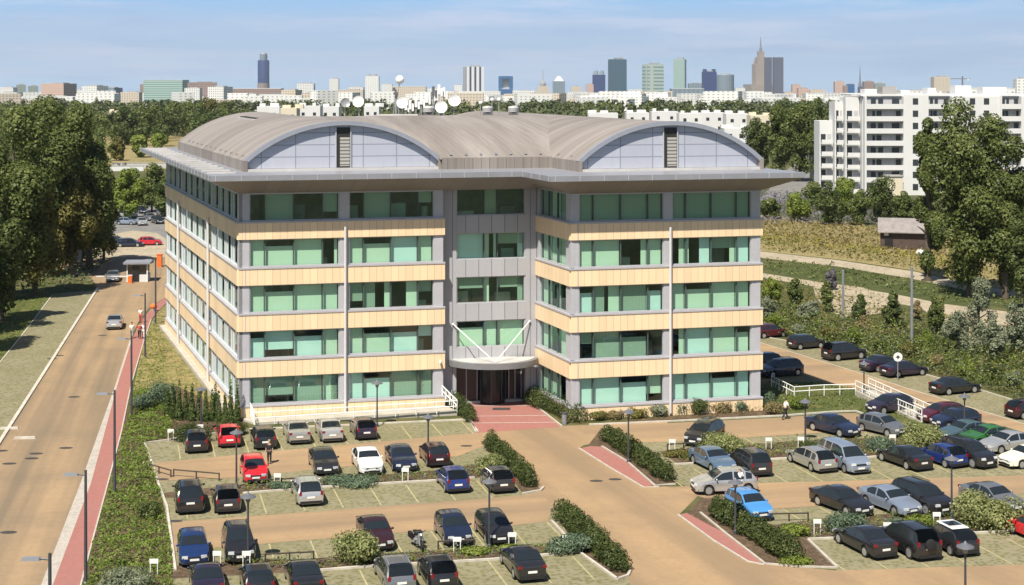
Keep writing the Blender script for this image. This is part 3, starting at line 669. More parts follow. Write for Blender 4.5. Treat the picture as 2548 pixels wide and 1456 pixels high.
# ribs lying across the left and right overhangs
v=0.5
while v<DV:
    for u0,u1 in ((-ov+0.15,-0.1),(UR+0.1,UR+ov-0.15)):
        a,b=B(u0,v),B(u1,v); c=(a+b)/2; mb=MB(); mb.box((c.x,c.y,ZE1+0.08),((b-a).length,0.32,0.14),rz=math.atan2(E1.y,E1.x)); wpart(mb,'eave_rib','light_metal')
    v+=3.4
def wing(uc, half, vg, vend, name):
    zs=21.15; rise=24.45-zs; R=(half*half+rise*rise)/(2*rise); zc=24.45-R; am=math.asin(half/R); n=36
    ang=[-am+2*am*i/n for i in range(n+1)]
    A=lambda r,v: [B(uc+r*math.sin(a),v,zc+r*math.cos(a)) for a in ang]
    mb=MB()  # plinth wall carrying the vault
    mb.prism([B(uc-half,vg-0.55),B(uc-half+0.3,vg-0.55),B(uc-half+0.3,vend),B(uc-half,vend)],ZE1,zs+0.05)
    mb.prism([B(uc+half-0.3,vg-0.55),B(uc+half,vg-0.55),B(uc+half,vend),B(uc+half-0.3,vend)],ZE1,zs+0.05)
    wpart(mb,'roof_plinth','vault_sheet')
    mb=MB(); vs=[]; fs=[]; st=[vg-0.2,vg+10,vg+20,vg+30,vend]
    for v in st: vs+=A(R,v)
    for i in range(len(st)-1):
        for j in range(n): a=i*(n+1)+j; fs.append((a,a+1,a+n+2,a+n+1))
    mb.add(vs,fs); o=mb.build('barrel_roof',MATS['vault_sheet'],ROOT,world=True,smooth=40)
    # front rim of the vault
    mb=MB(); r0,r1=R-0.30,R+0.06; v0,v1_=vg-0.45,vg-0.1
    vs=A(r1,v0)+A(r1,v1_)+A(r0,v0)+A(r0,v1_); k=n+1; fs=[]
    for j in range(n):
        fs+=[(j,j+1,k+j+1,k+j),(2*k+j,3*k+j,3*k+j+1,2*k+j+1),(j,2*k+j,2*k+j+1,j+1),(k+j,k+j+1,3*k+j+1,3*k+j)]
    mb.add(vs,fs); mb.build('roof_rim',MATS['rim_metal'],ROOT,world=True,smooth=40)
    mb=MB(); r=R-0.2
    pts=[B(uc+r*math.sin(a),vg,zc+r*math.cos(a)) for a in ang]; base=[B(uc+half-0.25,vg,ZE1+0.22),B(uc-half+0.25,vg,ZE1+0.22)]
    mb.add(pts+base,[tuple(range(len(pts)+2))]); gb=mb.build('gable_panel',MATS['gable_panel'],ROOT,world=True)
    mb=MB(); fc=Face(uc,vg,E1,-E2); fc.box(mb,-half+0.1,half-0.1,0.02,0.5,ZE1,ZE1+0.2); wpart(mb,'gable_sill','light_metal')
    mb=MB(); fc.box(mb,-0.62,0.62,0.01,0.05,ZE1+0.25,23.95); lv=wpart(mb,'roof_vent','dark_void')
    m=MB(); fc.box(m,-0.28,0.55,0.05,0.10,ZE1+0.35,23.1)
    m.build('louvre',MATS['louvre'],lv,world=True)
    m=MB()
    for a0,a1 in ((-0.68,-0.60),(0.60,0.68)): fc.box(m,a0,a1,0.0,0.14,ZE1+0.22,24.0)
    m.build('vent_frame',MATS['grey_metal'],lv,world=True)
    for i in range(12):   # row of small vents along the springing
        for s_ in (-1,1): mb=MB(); p=B(uc+s_*(half-0.35),vg+2+i*3.1,zs+0.32); mb.box(tuple(p),(0.2,0.2,0.18)); wpart(mb,'roof_stud','roof_joint')
m,nt,out=newmat('louvre'); b=principled(nt,out,(0.4,0.36,0.28),0.7); j=band(nt,dot_(nt,pos(nt),(0,0,1)),0.3,0.12)
L(nt,mixc(nt,j,(0.40,0.385,0.345),(0.13,0.125,0.115)),b.inputs['Base Color']); MATS['louvre']=m
hw=(U(1095,3.2)-U(604,3.2))/2; uw=(U(1095,3.2)+U(604,3.2))/2
wing(uw,hw,3.2,46.3,'l')
uw2=(U(1434,-3.8)+U(1892,-3.8))/2; hw2=(U(1892,-3.8)-U(1434,-3.8))/2
wing(uw2,hw2,-3.8,46.3,'r')
# linking vault between the wings, its ridge along the front
vb0,vb1=2.2,47.0; half=(vb1-vb0)/2; vc=(vb0+vb1)/2; zs=21.15; rise=24.42-zs; R=(half*half+rise*rise)/(2*rise); zc=24.42-R; am=math.asin(half/R)
mb=MB(); n=40; vs=[]; fs=[]; us=[uw,uw+hw-0.3,uw+hw-0.28,uw+10,uw2-6,uw2]
for u0 in us:
    for i in range(n+1):
        th=-am+2*am*i/n; v_=vc+R*math.sin(th)
        if u0<uw+hw-0.29: v_=max(v_,3.4)
        vs.append(B(u0,v_,zc+math.sqrt(R*R-(v_-vc)**2)-(0.03 if u0<uw+hw-0.29 else 0)))
for i in range(len(us)-1):
    for j in range(n): a=i*(n+1)+j; fs.append((a,a+n+1,a+n+2,a+1))
mb.add(vs,fs); mb.build('linking_roof',MATS['bar_sheet'],ROOT,world=True,smooth=40)
mb=MB(); fc=Face(uw,vb0,E1,-E2); fc.box(mb,hw-0.1,uw2-uw-1.0,-0.2,0.0,ZE1,zs+0.12); wpart(mb,'roof_parapet','bar_sheet')
for i in range(12): mb=MB(); fc.box(mb,hw+0.3+i*0.75,hw+0.35+i*0.75,0.0,0.03,ZE1,zs+0.1); wpart(mb,'parapet_joint','roof_joint')
for i in range(7): mb=MB(); p=B(uw+hw+0.9+i*1.35,vb0+0.9,zs+0.42); mb.box(tuple(p),(0.2,0.2,0.14)); wpart(mb,'snow_guard','mast_steel')
# skylight on the left vault
zz=24.45-0.1
mb=MB(); c=B(uw-2.6,33,24.02); mb.box(tuple(c),(1.6,9.5,0.12),rz=math.atan2(-E2.x,E2.y)); sk=wpart(mb,'skylight_frame','light_metal')
m=MB()
for i in range(6): q=B(uw-2.6,29.3+i*1.45,24.12); m.box(tuple(q),(1.2,0.9,0.12),rz=math.atan2(-E2.x,E2.y))
m.build('skylight_pane',MATS['dark_void'],sk,world=True)
# wall lamp / camera at the end of the left wing
mb=MB(); p=front_l.pt(UL-0.35,0.3,4.1); mb.box(tuple(p),(0.16,0.45,0.16)); mb.ball((p.x,p.y-0.25,p.z-0.05),0.1,8,5); wpart(mb,'security_camera','white_paint')
# ---------------------------------------------------------------- roof equipment: each a thing standing on the roof
def roofz(u,v):
    zb=zc+math.sqrt(max(R*R-(v-vc)**2,0)); return zb-0.05
def at_roof(px,Y): # spot on the linking roof behind its ridge
    return ((px-CX)*Y/F, Y)
flat('dish_white',(0.80,0.80,0.77),0.5,var=0.03); flat('mast_steel',(0.35,0.36,0.37),0.45,0.3,var=0.1); flat('dark_unit',(0.10,0.10,0.11),0.6,var=0.1)
def dish(px,py,diam_px,Y,label,tilt=0.25,color='dish_white',turn=0.0):
    d=diam_px*Y/F; c=PT(px,py,Y); zb=24.1
    t=thing('satellite_dish',label,'satellite dish',(c.x,c.y,zb),turn,'dishes and aerials on the office roof')
    h=c.z-zb
    m=MB(); m.tube([(0,0.1,-0.2),(0,0.1,h)],0.07,8); m.tube([(0,0.1,h),(0,-0.15,h)],0.05,6); m.build('dish_mast',MATS['mast_steel'],t)
    m=MB(); prof=[(0.02,0.0)]+[(d/2*q,0.28*d*q*q*0.55) for q in (0.25,0.5,0.75,1.0)]
    k=18; vs=[];fs=[]
    for r,zz_ in prof:
        for j in range(k):
            a=2*PI*j/k; x=r*math.cos(a); z=r*math.sin(a); y=-0.15-zz_
            vs.append((x,y*math.cos(tilt)+z*math.sin(tilt)*0.6, h+z*math.cos(tilt)-(y)*math.sin(tilt)*0.2))
    for i in range(len(prof)-1):
        for j in range(k): a=i*k+j;b_=i*k+(j+1)%k; fs.append((a,b_,b_+k,a+k))
    m.add(vs,fs); m.build('dish_bowl',MATS[color],t,smooth=60)
    m=MB(); m.tube([(0,-0.2,h-d*0.42),(0,-0.2-d*0.5,h-0.05)],0.025,5); m.ball((0,-0.2-d*0.5,h-0.05),0.06,6,4); m.build('feed_arm',MATS['mast_steel'],t)
dish(892.6,253,29,157,'white satellite dish, leftmost white one of those along the roof ridge',turn=-0.1)
dish(1001,256,29,157,'white satellite dish below the tall ball topped mast on the roof')
dish(1097.7,266.5,31,155,'white satellite dish sitting lowest beside the louvred roof unit')
dish(1129,250,31,159,'white satellite dish on the right, overlapping the lowest dish',turn=0.15)
dish(858,256,24,158,'grey satellite dish at the left end of the roof equipment',color='mast_steel',turn=0.3)
c=PT(985,285,160); t=thing('antenna_mast','tall lattice mast with a white ball on top on the roof','antenna',(c.x,c.y,24.0),0,'dishes and aerials on the office roof')
m=MB(); m.tube([(0,0,0),(0,0,3.0)],0.09,8); m.tube([(0,0,1.6),(0.35,0,3.6)],0.05,6); m.tube([(-0.3,0,0),(-0.05,0,2.6)],0.05,6); m.tube([(0.35,0,0),(0.05,0,2.6)],0.05,6); m.build('mast',MATS['mast_steel'],t)
m=MB(); m.ball((0.4,0,4.05),0.46,14,9); m.build('radome',MATS['dish_white'],t,smooth=60)
m=MB(); m.box((-0.2,-0.1,3.05),(0.3,0.3,0.35)); m.box((-0.05,-0.15,2.6),(0.4,0.3,0.3)); m.build('antenna_unit',MATS['dark_unit'],t)
for i,(px,ht,lab) in enumerate(((1020,2.0,'short pale panel aerial right of the ball mast'),(1048,2.5,'pale panel aerial midway along the roof ridge'),(1078,3.4,'tallest dark topped aerial of the right cluster on the roof'),(1092,3.6,'twin tipped aerial right of the tallest dark topped aerial'),(1104,3.3,'pale aerial just above the right hand dish'),(1035,2.2,'pale panel aerial between the ball mast and midway aerial'),(1062,2.7,'pale panel aerial left of the tallest dark topped aerial'),(1010,1.9,'lowest pale panel aerial, nearest to the ball mast'))):
    x,y=at_roof(px,161+0.4*(i%3)); t=thing('panel_antenna',lab,'antenna',(x,y,23.9),0,'dishes and aerials on the office roof')
    m=MB(); m.tube([(0,0,0),(0,0,ht)],0.06,6); m.tube([(-0.25,0.3,0),(0,0,ht*0.7)],0.035,5); m.build('pole',MATS['mast_steel'],t)
    m=MB(); m.box((0,-0.1,ht-0.45),(0.28,0.16,1.0)); m.box((0.28,0.0,ht-0.75),(0.22,0.14,0.8)); m.build('panel',MATS['dish_white' if i not in (2,) else 'dark_unit'],t)
for px,w_,lab in ((1066.5,1.1,'louvred rooftop unit beside the lowest dish'),(1213,1.0,'louvred rooftop unit, left of the two standing alone'),(1277,1.0,'louvred rooftop unit, rightmost on the roof ridge')):
    x,y=at_roof(px,157); t=thing('ventilation_unit',lab,'ventilation unit',(x,y,24.25),0,'ventilation units on the office roof')
    m=MB(); m.box((0,0,0.25),(w_,0.9,0.5),taper=0.94); m.build('base',MATS['dark_unit'],t)
    m=MB(); m.lathe([(w_*0.55,0.5),(w_*0.55,0.95),(w_*0.5,1.05),(0.1,1.12)],n=16); m.build('cowl',MATS['light_metal'],t,smooth=40)
    m=MB()
    for z in (0.6,0.72,0.84): m.lathe([(w_*0.57,z),(w_*0.57,z+0.05)],n=16)
    m.build('louvre_ring',MATS['mast_steel'],t)
x,y=at_roof(989,156); t=thing('roof_platform','low pale equipment platform under the dishes on the roof','platform',(x,y,24.2)); m=MB(); m.box((0,0,0.25),(4.2,1.6,0.14)); m.build('deck',MATS['light_metal'],t)
m=MB()
for q in (-1.9,-0.6,0.6,1.9): m.box((q,-0.6,0.09),(0.1,0.1,0.18)); m.box((q,0.6,0.09),(0.1,0.1,0.18))
m.build('platform_frame',MATS['mast_steel'],t)
for px,zt,lab in ((1195,256,'small cream roof lamp left of the middle vent unit'),(1224,248,'small pale roof lamp just right of the middle vent unit'),(1241,248,'small pale roof lamp between the two lone vent units')):
    c=PT(px,zt,158); t=thing('roof_lamp',lab,'lamp',(c.x,c.y,24.1),0,'small lamps on the office roof'); h=c.z-24.1
    m=MB(); m.tube([(0,0,0),(0,0,h)],0.05,6); m.build('pole',MATS['mast_steel'],t); m=MB(); m.ball((0,0,h),0.2,8,6); m.build('lamp_head',MATS['dish_white'],t)
# ---------------------------------------------------------------- railings and the ramp before the left wing
def railing(name,label,pts,h=1.0,pitch=1.5,mat='white_paint',balusters=False,zs=None,grp=None,mid=True):
    P=[Vector(p) for p in pts]; o=P[0]; t=thing(name,label,'railing',tuple(o),0,grp)
    rail=MB(); 
    for z in ((h,0.55) if mid else (h,)): rail.tube([p-o+Vector((0,0,z)) for p in P],0.045,6)
    rail.build('handrail',MATS[mat],t)
    pm=[];bm=MB(); nb=0
    for a,b in zip(P[:-1],P[1:]):
        n=max(1,round((b-a).length/pitch))
        for i in range(n+1 if b is P[-1] else n):
            q=a.lerp(b,i/n)-o; m=MB(); m.tube([q,q+Vector((0,0,h))],0.04,6); m.build('post',MATS[mat],t)
        if balusters:
            k=int((b-a).length/0.42)
            for i in range(k): q=a.lerp(b,(i+0.5)/k)-o; r=a.lerp(b,min(1,(i+1.3)/k))-o; bm.tube([q+Vector((0,0,0.1)),r+Vector((0,0,h-0.05))],0.022,4); nb+=1
    if nb: bm.build('infill_bars',MATS[mat],t)
    return t
zr=0.45
railing('railing','white tube railing along the ramp before the left wing',[G(634,1061)+Vector((0,0,0.12)),G(880,1049)+Vector((0,0,0.2)),G(1137,1036)+Vector((0,0,0.3))],1.0,1.75)
railing('railing','white railing climbing round the left front corner of the office',[G(632,1060)+Vector((0,0,0.12)),G(618,1036)+Vector((0,0,0.35)),G(610,1018)+Vector((0,0,0.5))],1.05,0.8,balusters=True)
railing('railing','short white stair railing between the left wing and entrance path',[G(1137,1035)+Vector((0,0,0.3)),G(1100,1018)+Vector((0,0,1.0))],1.0,0.7,balusters=True)
mb=MB(); a,b,c,d=G(634,1058),G(1137,1034),G(1103,1020),G(600,1046)
mb.add([(p.x,p.y,0.004) for p in (a,b,c,d)]+[(a.x,a.y,0.16),(b.x,b.y,0.42),(c.x,c.y,0.42),(d.x,d.y,0.16)],[(3,2,1,0),(4,5,6,7),(0,1,5,4),(1,2,6,5),(2,3,7,6),(3,0,4,7)])
struct(mb.build('access_ramp',MATS['concrete']))
# right hand ramp with white railings
railing('railing','white barred railing at the shaded right corner of the office',[G(1919,971)+Vector((0,0,0.3)),G(1976,993)+Vector((0,0,0.05))],1.0,1.2,balusters=True)
railing('railing','plain white railing across the top of the grassy bank',[G(1976,991)+Vector((0,0,0.05)),G(2050,986)+Vector((0,0,0.05)),G(2128,984)+Vector((0,0,0.05))],0.95,1.4)
railing('railing','long white barred railing descending toward the parked cars',[G(2128,985)+Vector((0,0,0.35)),G(2293,1053)+Vector((0,0,0.12))],1.0,1.3,balusters=True)
railing('railing','rear white barred railing of the descending steps',[G(2160,978)+Vector((0,0,0.35)),G(2318,1043)+Vector((0,0,0.12))],1.0,1.3,balusters=True)
mb=MB(); a,b,c,d=G(2128,986),G(2293,1054),G(2318,1044),G(2160,979)
mb.add([(p.x,p.y,0.004) for p in (a,b,c,d)]+[(a.x,a.y,0.5),(b.x,b.y,0.12),(c.x,c.y,0.12),(d.x,d.y,0.5)],[(3,2,1,0),(4,5,6,7),(0,1,5,4),(1,2,6,5),(2,3,7,6),(3,0,4,7)])
struct(mb.build('ramp_wall',MATS['concrete']))
# ================================================================ vehicles
def paint(name, c, metal=0.0, rough=0.22):
    m,nt,out=newmat(name); b=principled(nt,out,c,rough,metal,0.5); b.inputs['Coat Weight'].default_value=0.8; b.inputs['Coat Roughness'].default_value=0.06
    d=noise(nt,pos(nt),3.0,4,0.6); L(nt,mixc(nt,math_(nt,'MULTIPLY',d,0.05),c,(0.30,0.27,0.22)),b.inputs['Base Color']); MATS[name]=m
for n_,c_,me_ in (('black',(0.010,0.010,0.012),0),('charcoal',(0.022,0.022,0.026),0.3),('dark_grey',(0.045,0.041,0.042),0.4),('silver',(0.55,0.55,0.54),0.55),('silver_blue',(0.34,0.40,0.50),0.5),
    ('grey',(0.22,0.225,0.24),0.5),('navy',(0.010,0.018,0.05),0.2),('blue',(0.012,0.032,0.17),0.2),('sky_blue',(0.07,0.27,0.60),0.1),('pale_blue',(0.16,0.25,0.38),0.5),('red',(0.55,0.012,0.022),0),
    ('maroon',(0.085,0.008,0.018),0.2),('white',(0.75,0.75,0.72),0),('ivory',(0.78,0.75,0.60),0),('green',(0.035,0.16,0.035),0.2),('dark_blue',(0.008,0.03,0.12),0.2),('plum',(0.022,0.014,0.035),0.2),('teal',(0.09,0.15,0.17),0.4),('champagne',(0.45,0.435,0.40),0.5),('oxblood',(0.035,0.008,0.012),0.2)):
    paint('paint_'+n_,c_,me_)
m,nt,out=newmat('car_glass'); b=principled(nt,out,(0.016,0.021,0.024),0.03,0,0.9); MATS['car_glass']=m
flat('tyre',(0.014,0.014,0.015),0.85,var=0.1); flat('alloy',(0.50,0.50,0.50),0.3,0.6,var=0); flat('trim_black',(0.015,0.015,0.016),0.55,var=0)
flat('lamp_clear',(0.72,0.74,0.76),0.12,0.3,var=0); flat('lamp_red',(0.20,0.010,0.012),0.2,var=0); flat('plate_white',(0.78,0.78,0.74),0.5,var=0)
# type: length, width, belt heights front/rear, wheel radius, front/rear axle offsets, roof profile (t, z)
TYPES={
 'hatch':(4.0,1.72,0.90,0.96,0.31,0.80,0.66,[(0,.50),(.012,.66),(.05,.76),(.15,.87),(.25,.95),(.42,1.38),(.55,1.46),(.80,1.42),(.90,1.33),(.975,.98),(1,.78)]),
 'sedan':(4.65,1.78,0.88,0.94,0.32,0.88,0.98,[(0,.48),(.012,.62),(.05,.72),(.15,.83),(.27,.92),(.42,1.34),(.55,1.43),(.68,1.39),(.84,1.05),(.96,1.01),(.99,.93),(1,.70)]),
 'estate':(4.65,1.78,0.88,0.94,0.32,0.88,0.92,[(0,.48),(.012,.63),(.05,.74),(.15,.85),(.26,.93),(.41,1.37),(.55,1.47),(.82,1.44),(.91,1.36),(.975,.98),(1,.74)]),
 'suv':(4.5,1.86,1.03,1.08,0.37,0.86,0.84,[(0,.60),(.012,.80),(.045,.92),(.15,1.03),(.23,1.09),(.36,1.60),(.50,1.72),(.84,1.68),(.92,1.58),(.98,1.10),(1,.86)]),
 'mpv':(4.35,1.78,0.95,1.0,0.32,0.82,0.72,[(0,.52),(.012,.70),(.05,.84),(.12,.95),(.20,1.04),(.40,1.53),(.55,1.63),(.85,1.58),(.93,1.45),(.98,1.04),(1,.80)]),
 'van':(4.75,1.86,1.02,1.08,0.33,0.86,0.90,[(0,.55),(.012,.76),(.05,.90),(.11,1.00),(.17,1.07),(.33,1.68),(.45,1.78),(.88,1.76),(.955,1.66),(.985,1.08),(1,.80)]),
}
def car_parts(kind):
    Ln,W,zbf,zbr,wr,fo,ro,prof=TYPES[kind]
    ts=np.array([p[0] for p in prof]); zs=np.array([p[1] for p in prof])
    dense=np.linspace(0,1,401); dz=np.interp(dense,ts,zs); k=9
    pad=np.pad(dz,k,mode='edge'); sm=np.convolve(pad,np.ones(2*k+1)/(2*k+1),'valid')
    sm[:12]=dz[:12]; sm[-8:]=dz[-8:]
    top=lambda t: float(np.interp(t,dense,sm))
    tf,tr=fo/Ln,1-ro/Ln; ra=wr+0.06; g=ra/Ln
    st=set([0,0.012,0.03,0.05,0.09,0.13,0.18,0.985,1.0]+[p[0] for p in prof])
    for tw in (tf,tr):
        for q in (-1.0,-0.985,-0.8,-0.45,0,0.45,0.8,0.985,1.0): st.add(tw+q*g)
    bp=0.60 if kind!='sedan' else 0.575
    st|={0.30,0.36,0.46,0.50,bp-0.012,bp+0.012,0.65,0.70,0.74,0.77,0.87}
    st=sorted(q for q in st if 0<=q<=1); cl=[st[0]]
    for q in st[1:]:
        if q-cl[-1]>0.0035: cl.append(q)
    st=cl
    def belt(t): return min(zbf+(zbr-zbf)*t, top(t)-0.025)
    secs=[]
    for t in st:
        y=Ln*(0.5-t); zt=top(t); zb=belt(t); h=zt-zb
        w=W/2
        if t<0.14: w*=1-0.24*((0.14-t)/0.14)**2.2
        if t>0.88: w*=1-0.13*((t-0.88)/0.12)**2
        zf=0.20
        for tw in (tf,tr):
            dd=abs(t-tw)*Ln
            if dd<ra*0.99: zf=max(zf,wr+math.sqrt(ra*ra-dd*dd))
        arch=zf>0.21
        zm=max(min(0.66,zb-0.08),zf+0.03); wt=w-0.035-0.36*max(h-0.03,0)
        zr=min(0.06,h*0.25)
        s=[(0,zf if arch else 0.20),(w*0.80,zf),(w*0.975,max(zf+0.012,0.26)),(w*1.0,max(zm,zf+0.02)),(w*0.985,max(zb-0.045,zf+0.035)),(w-0.035,max(zb,zf+0.05)),
           (wt+0.012,zt-zr),(wt-0.07,zt-zr*0.25),(wt*0.5,zt+0.012),(0,zt+0.02)]
        secs.append([(x,y,z) for x,z in s]+[(-x,y,z) for x,z in reversed(s[1:-1])])
    n=len(secs[0]); vs=[q for s in secs for q in s]; fs=[]
    for i in range(len(secs)-1):
        for j in range(n): a=i*n+j;b=i*n+(j+1)%n; fs.append((a,a+n,b+n,b))
    fs.append(tuple(range(n))); fs.append(tuple(reversed(range((len(secs)-1)*n,len(secs)*n))))
    body=MB().add(vs,fs)
    ti=lambda t: min(range(len(st)),key=lambda i:abs(st[i]-t))
    P=lambda i,j: Vector(secs[i][j%n])
    def patch(mb,i0,i1,j0,j1,off=0.012):
        for i in range(i0,i1):
            for j in range(j0,j1):
                a,b,c,d=P(i,j),P(i+1,j),P(i+1,j+1),P(i,j+1)
                nn=(b-a).cross(d-a)+(d-c).cross(b-c)
                if nn.length<1e-9: continue
                nn.normalize(); ctr=(a+b+c+d)/4; ref=Vector((0,ctr.y,0.7))
                if nn.dot(ctr-ref)<0: nn=-nn
                mb.add([a+nn*off,b+nn*off,c+nn*off,d+nn*off],[(0,1,2,3)])
    tc=[p[0] for p in prof]
    cowl=tc[4]; rf=tc[6]; rr=tc[-4] if kind!='sedan' else tc[7]; rb=tc[-2] if kind!='sedan' else tc[8]
    ws=MB(); patch(ws,ti(cowl)+1,ti(tc[5])+0,7,11)
    # keep a thin painted surround: pull windscreen edge vertices inward a touch
    rw=MB(); patch(rw,ti(rr),ti(rb),7,11)
    if kind!='sedan': patch(rw,ti(rr),ti(rb),7,11)
    sideL,sideR=[],[]
    segs=[(cowl+0.035,bp-0.012),(bp+0.012,0.77)] if kind=='sedan' else [(cowl+0.035,bp-0.012),(bp+0.012,0.77),(0.80 if kind not in('hatch',) else 0.80,tc[-3]-0.0)]
    wins=[]
    for a,b in segs:
        for j in (5,12):
            mb=MB(); patch(mb,ti(a),ti(b),j,j+1,0.010)
            if mb.f: wins.append(mb)
    return dict(body=body,ws=ws,rw=rw,wins=wins,st=st,secs=secs,ti=ti,Ln=Ln,W=W,wr=wr,tf=tf,tr=tr,top=top,belt=belt,kind=kind)
def wheel_mb(r,s):
    t=MB(); t.lathe([(r*0.66,-0.09),(r*0.97,-0.10),(r,-0.06),(r,0.06),(r*0.97,0.10),(r*0.66,0.09)],n=20,axis='x')
    rim=MB(); rim.lathe([(r*0.66,s*0.085),(r*0.58,s*0.075),(0.03,s*0.06)],n=20,axis='x',mi=1)
    for k in range(5):
        a=2*PI*k/5; u=Vector((0,math.cos(a),math.sin(a))); v=Vector((0,-math.sin(a),math.cos(a))); x=Vector((s,0,0))
        vs=[u*0.03+v*0.035,u*r*0.62+v*0.055,u*r*0.62-v*0.055,u*0.03-v*0.035]; rim.add([q+x*0.092 for q in vs]+[q+x*0.06 for q in vs],[(0,1,2,3),(0,4,5,1),(2,6,7,3)],0)
    rim.lathe([(r*0.70,s*0.090),(r*0.60,s*0.096)],n=20,axis='x',mi=0)
    return t,rim
PROTO={}
def make_proto(kind):
    d=car_parts(kind); Ln,W=d['Ln'],d['W']; r=thing(kind,'','car',(0,0,-100))
    body=d['body'].build('body',MATS['paint_black'],r,smooth=38)
    wsg=d['ws'].build('windscreen',MATS['car_glass'],r,smooth=40)
    d['rw'].build('rear_window',MATS['car_glass'],r,smooth=40)
    for w_ in d['wins']: w_.build('side_window',MATS['car_glass'],r,smooth=40)
    for tw in (d['tf'],d['tr']):
        for s in (-1,1):
            y=Ln*(0.5-tw); x=s*(W/2-0.105); tm,rm=wheel_mb(d['wr'],s)
            t=tm.build('wheel',MATS['tyre'],r,loc=(x,y,d['wr']),smooth=40); rm.build('rim',[MATS['alloy'],MATS['trim_black']],t)
    zb=d['belt'](0.05)
    for s in (-1,1):
        m=MB(); m.box((s*(W/2*0.80-0.16),Ln/2-0.075,zb-0.11),(0.36,0.15,0.15),taper=0.9,rz=s*-0.28); m.build('headlight',MATS['lamp_clear'],r,smooth=30)
        zt=0.88 if kind not in('suv','van') else 1.02
        m=MB(); m.box((s*(W/2*0.865-0.07),-Ln/2+0.045,zt),(0.22 if kind=='sedan' else 0.15,0.10,0.15 if kind in('sedan',) else 0.27)); m.build('taillight',MATS['lamp_red'],r,smooth=30)
        m=MB(); m.ball((s*(W/2+0.06),Ln*(0.5-TYPES[kind][7][4][0])-0.28,d['belt'](0.3)+0.07),(0.10,0.06,0.075),8,6); m.build('mirror',MATS['paint_black'],r,smooth=60)
    m=MB(); m.box((0,Ln/2+0.012,0.47),(0.52,0.03,0.12)); m.build('number_plate',MATS['plate_white'],r)
    m=MB(); m.box((0,-Ln/2-0.012,0.62 if kind not in('suv','van') else 0.75),(0.52,0.03,0.12)); m.build('number_plate',MATS['plate_white'],r)
    m=MB(); m.box((0,Ln/2-0.02,zb-0.15),(0.80,0.06,0.10)); m.box((0,Ln/2-0.01,0.30),(1.15,0.06,0.13)); m.build('grille',MATS['trim_black'],r)
    m=MB(); m.box((0,-Ln/2+0.01,0.31),(1.45,0.10,0.16)); m.build('bumper',MATS['trim_black'],r)
    if kind in('estate','suv','mpv'):
        for s in (-1,1):
            m=MB(); x=s*(W/2*0.66); tt=[0.48,0.6,0.75,0.86]; m.tube([(x,Ln*(0.5-t),d['top'](t)+0.045) for t in tt],0.022,6); m.build('roof_rail',MATS['alloy' if kind=='estate' else 'trim_black'],r)
    m=MB(); m.box((0,0,0.30),(W*0.86,Ln*0.94,0.20)); m.build('underbody',MATS['trim_black'],r)
    PROTO[kind]=r
for k_ in TYPES: make_proto(k_)
USED=set()
def car(kind, colr, near, heading, label, toward=None, name='parked_car', group='cars parked in the car park', cat='car', at_centre=False, scale=1.0):
    """near: sighting of the ground under the end nearest to us; heading in degrees clockwise from straight ahead"""
    a=math.radians(heading); d=Vector((math.sin(a),math.cos(a))); p=G(*near).to_2d(); Ln=TYPES[kind][0]*scale
    if not at_centre:
        s=1 if d.y>0 else -1; p=p+d*s*Ln/2
    r=copy_tree(PROTO[kind]); r.name=name; r.location=(p.x,p.y,0.013); r.rotation_euler=(0,0,-a); r.scale=(scale,)*3
    tag(r,label,cat,group)
    for ch in r.children:
        if ch.name.split('.')[0] in ('body','mirror'):
            ch.material_slots[0].link='OBJECT'; ch.material_slots[0].material=MATS['paint_'+colr]
    return r
A=-14.4; T=A+180
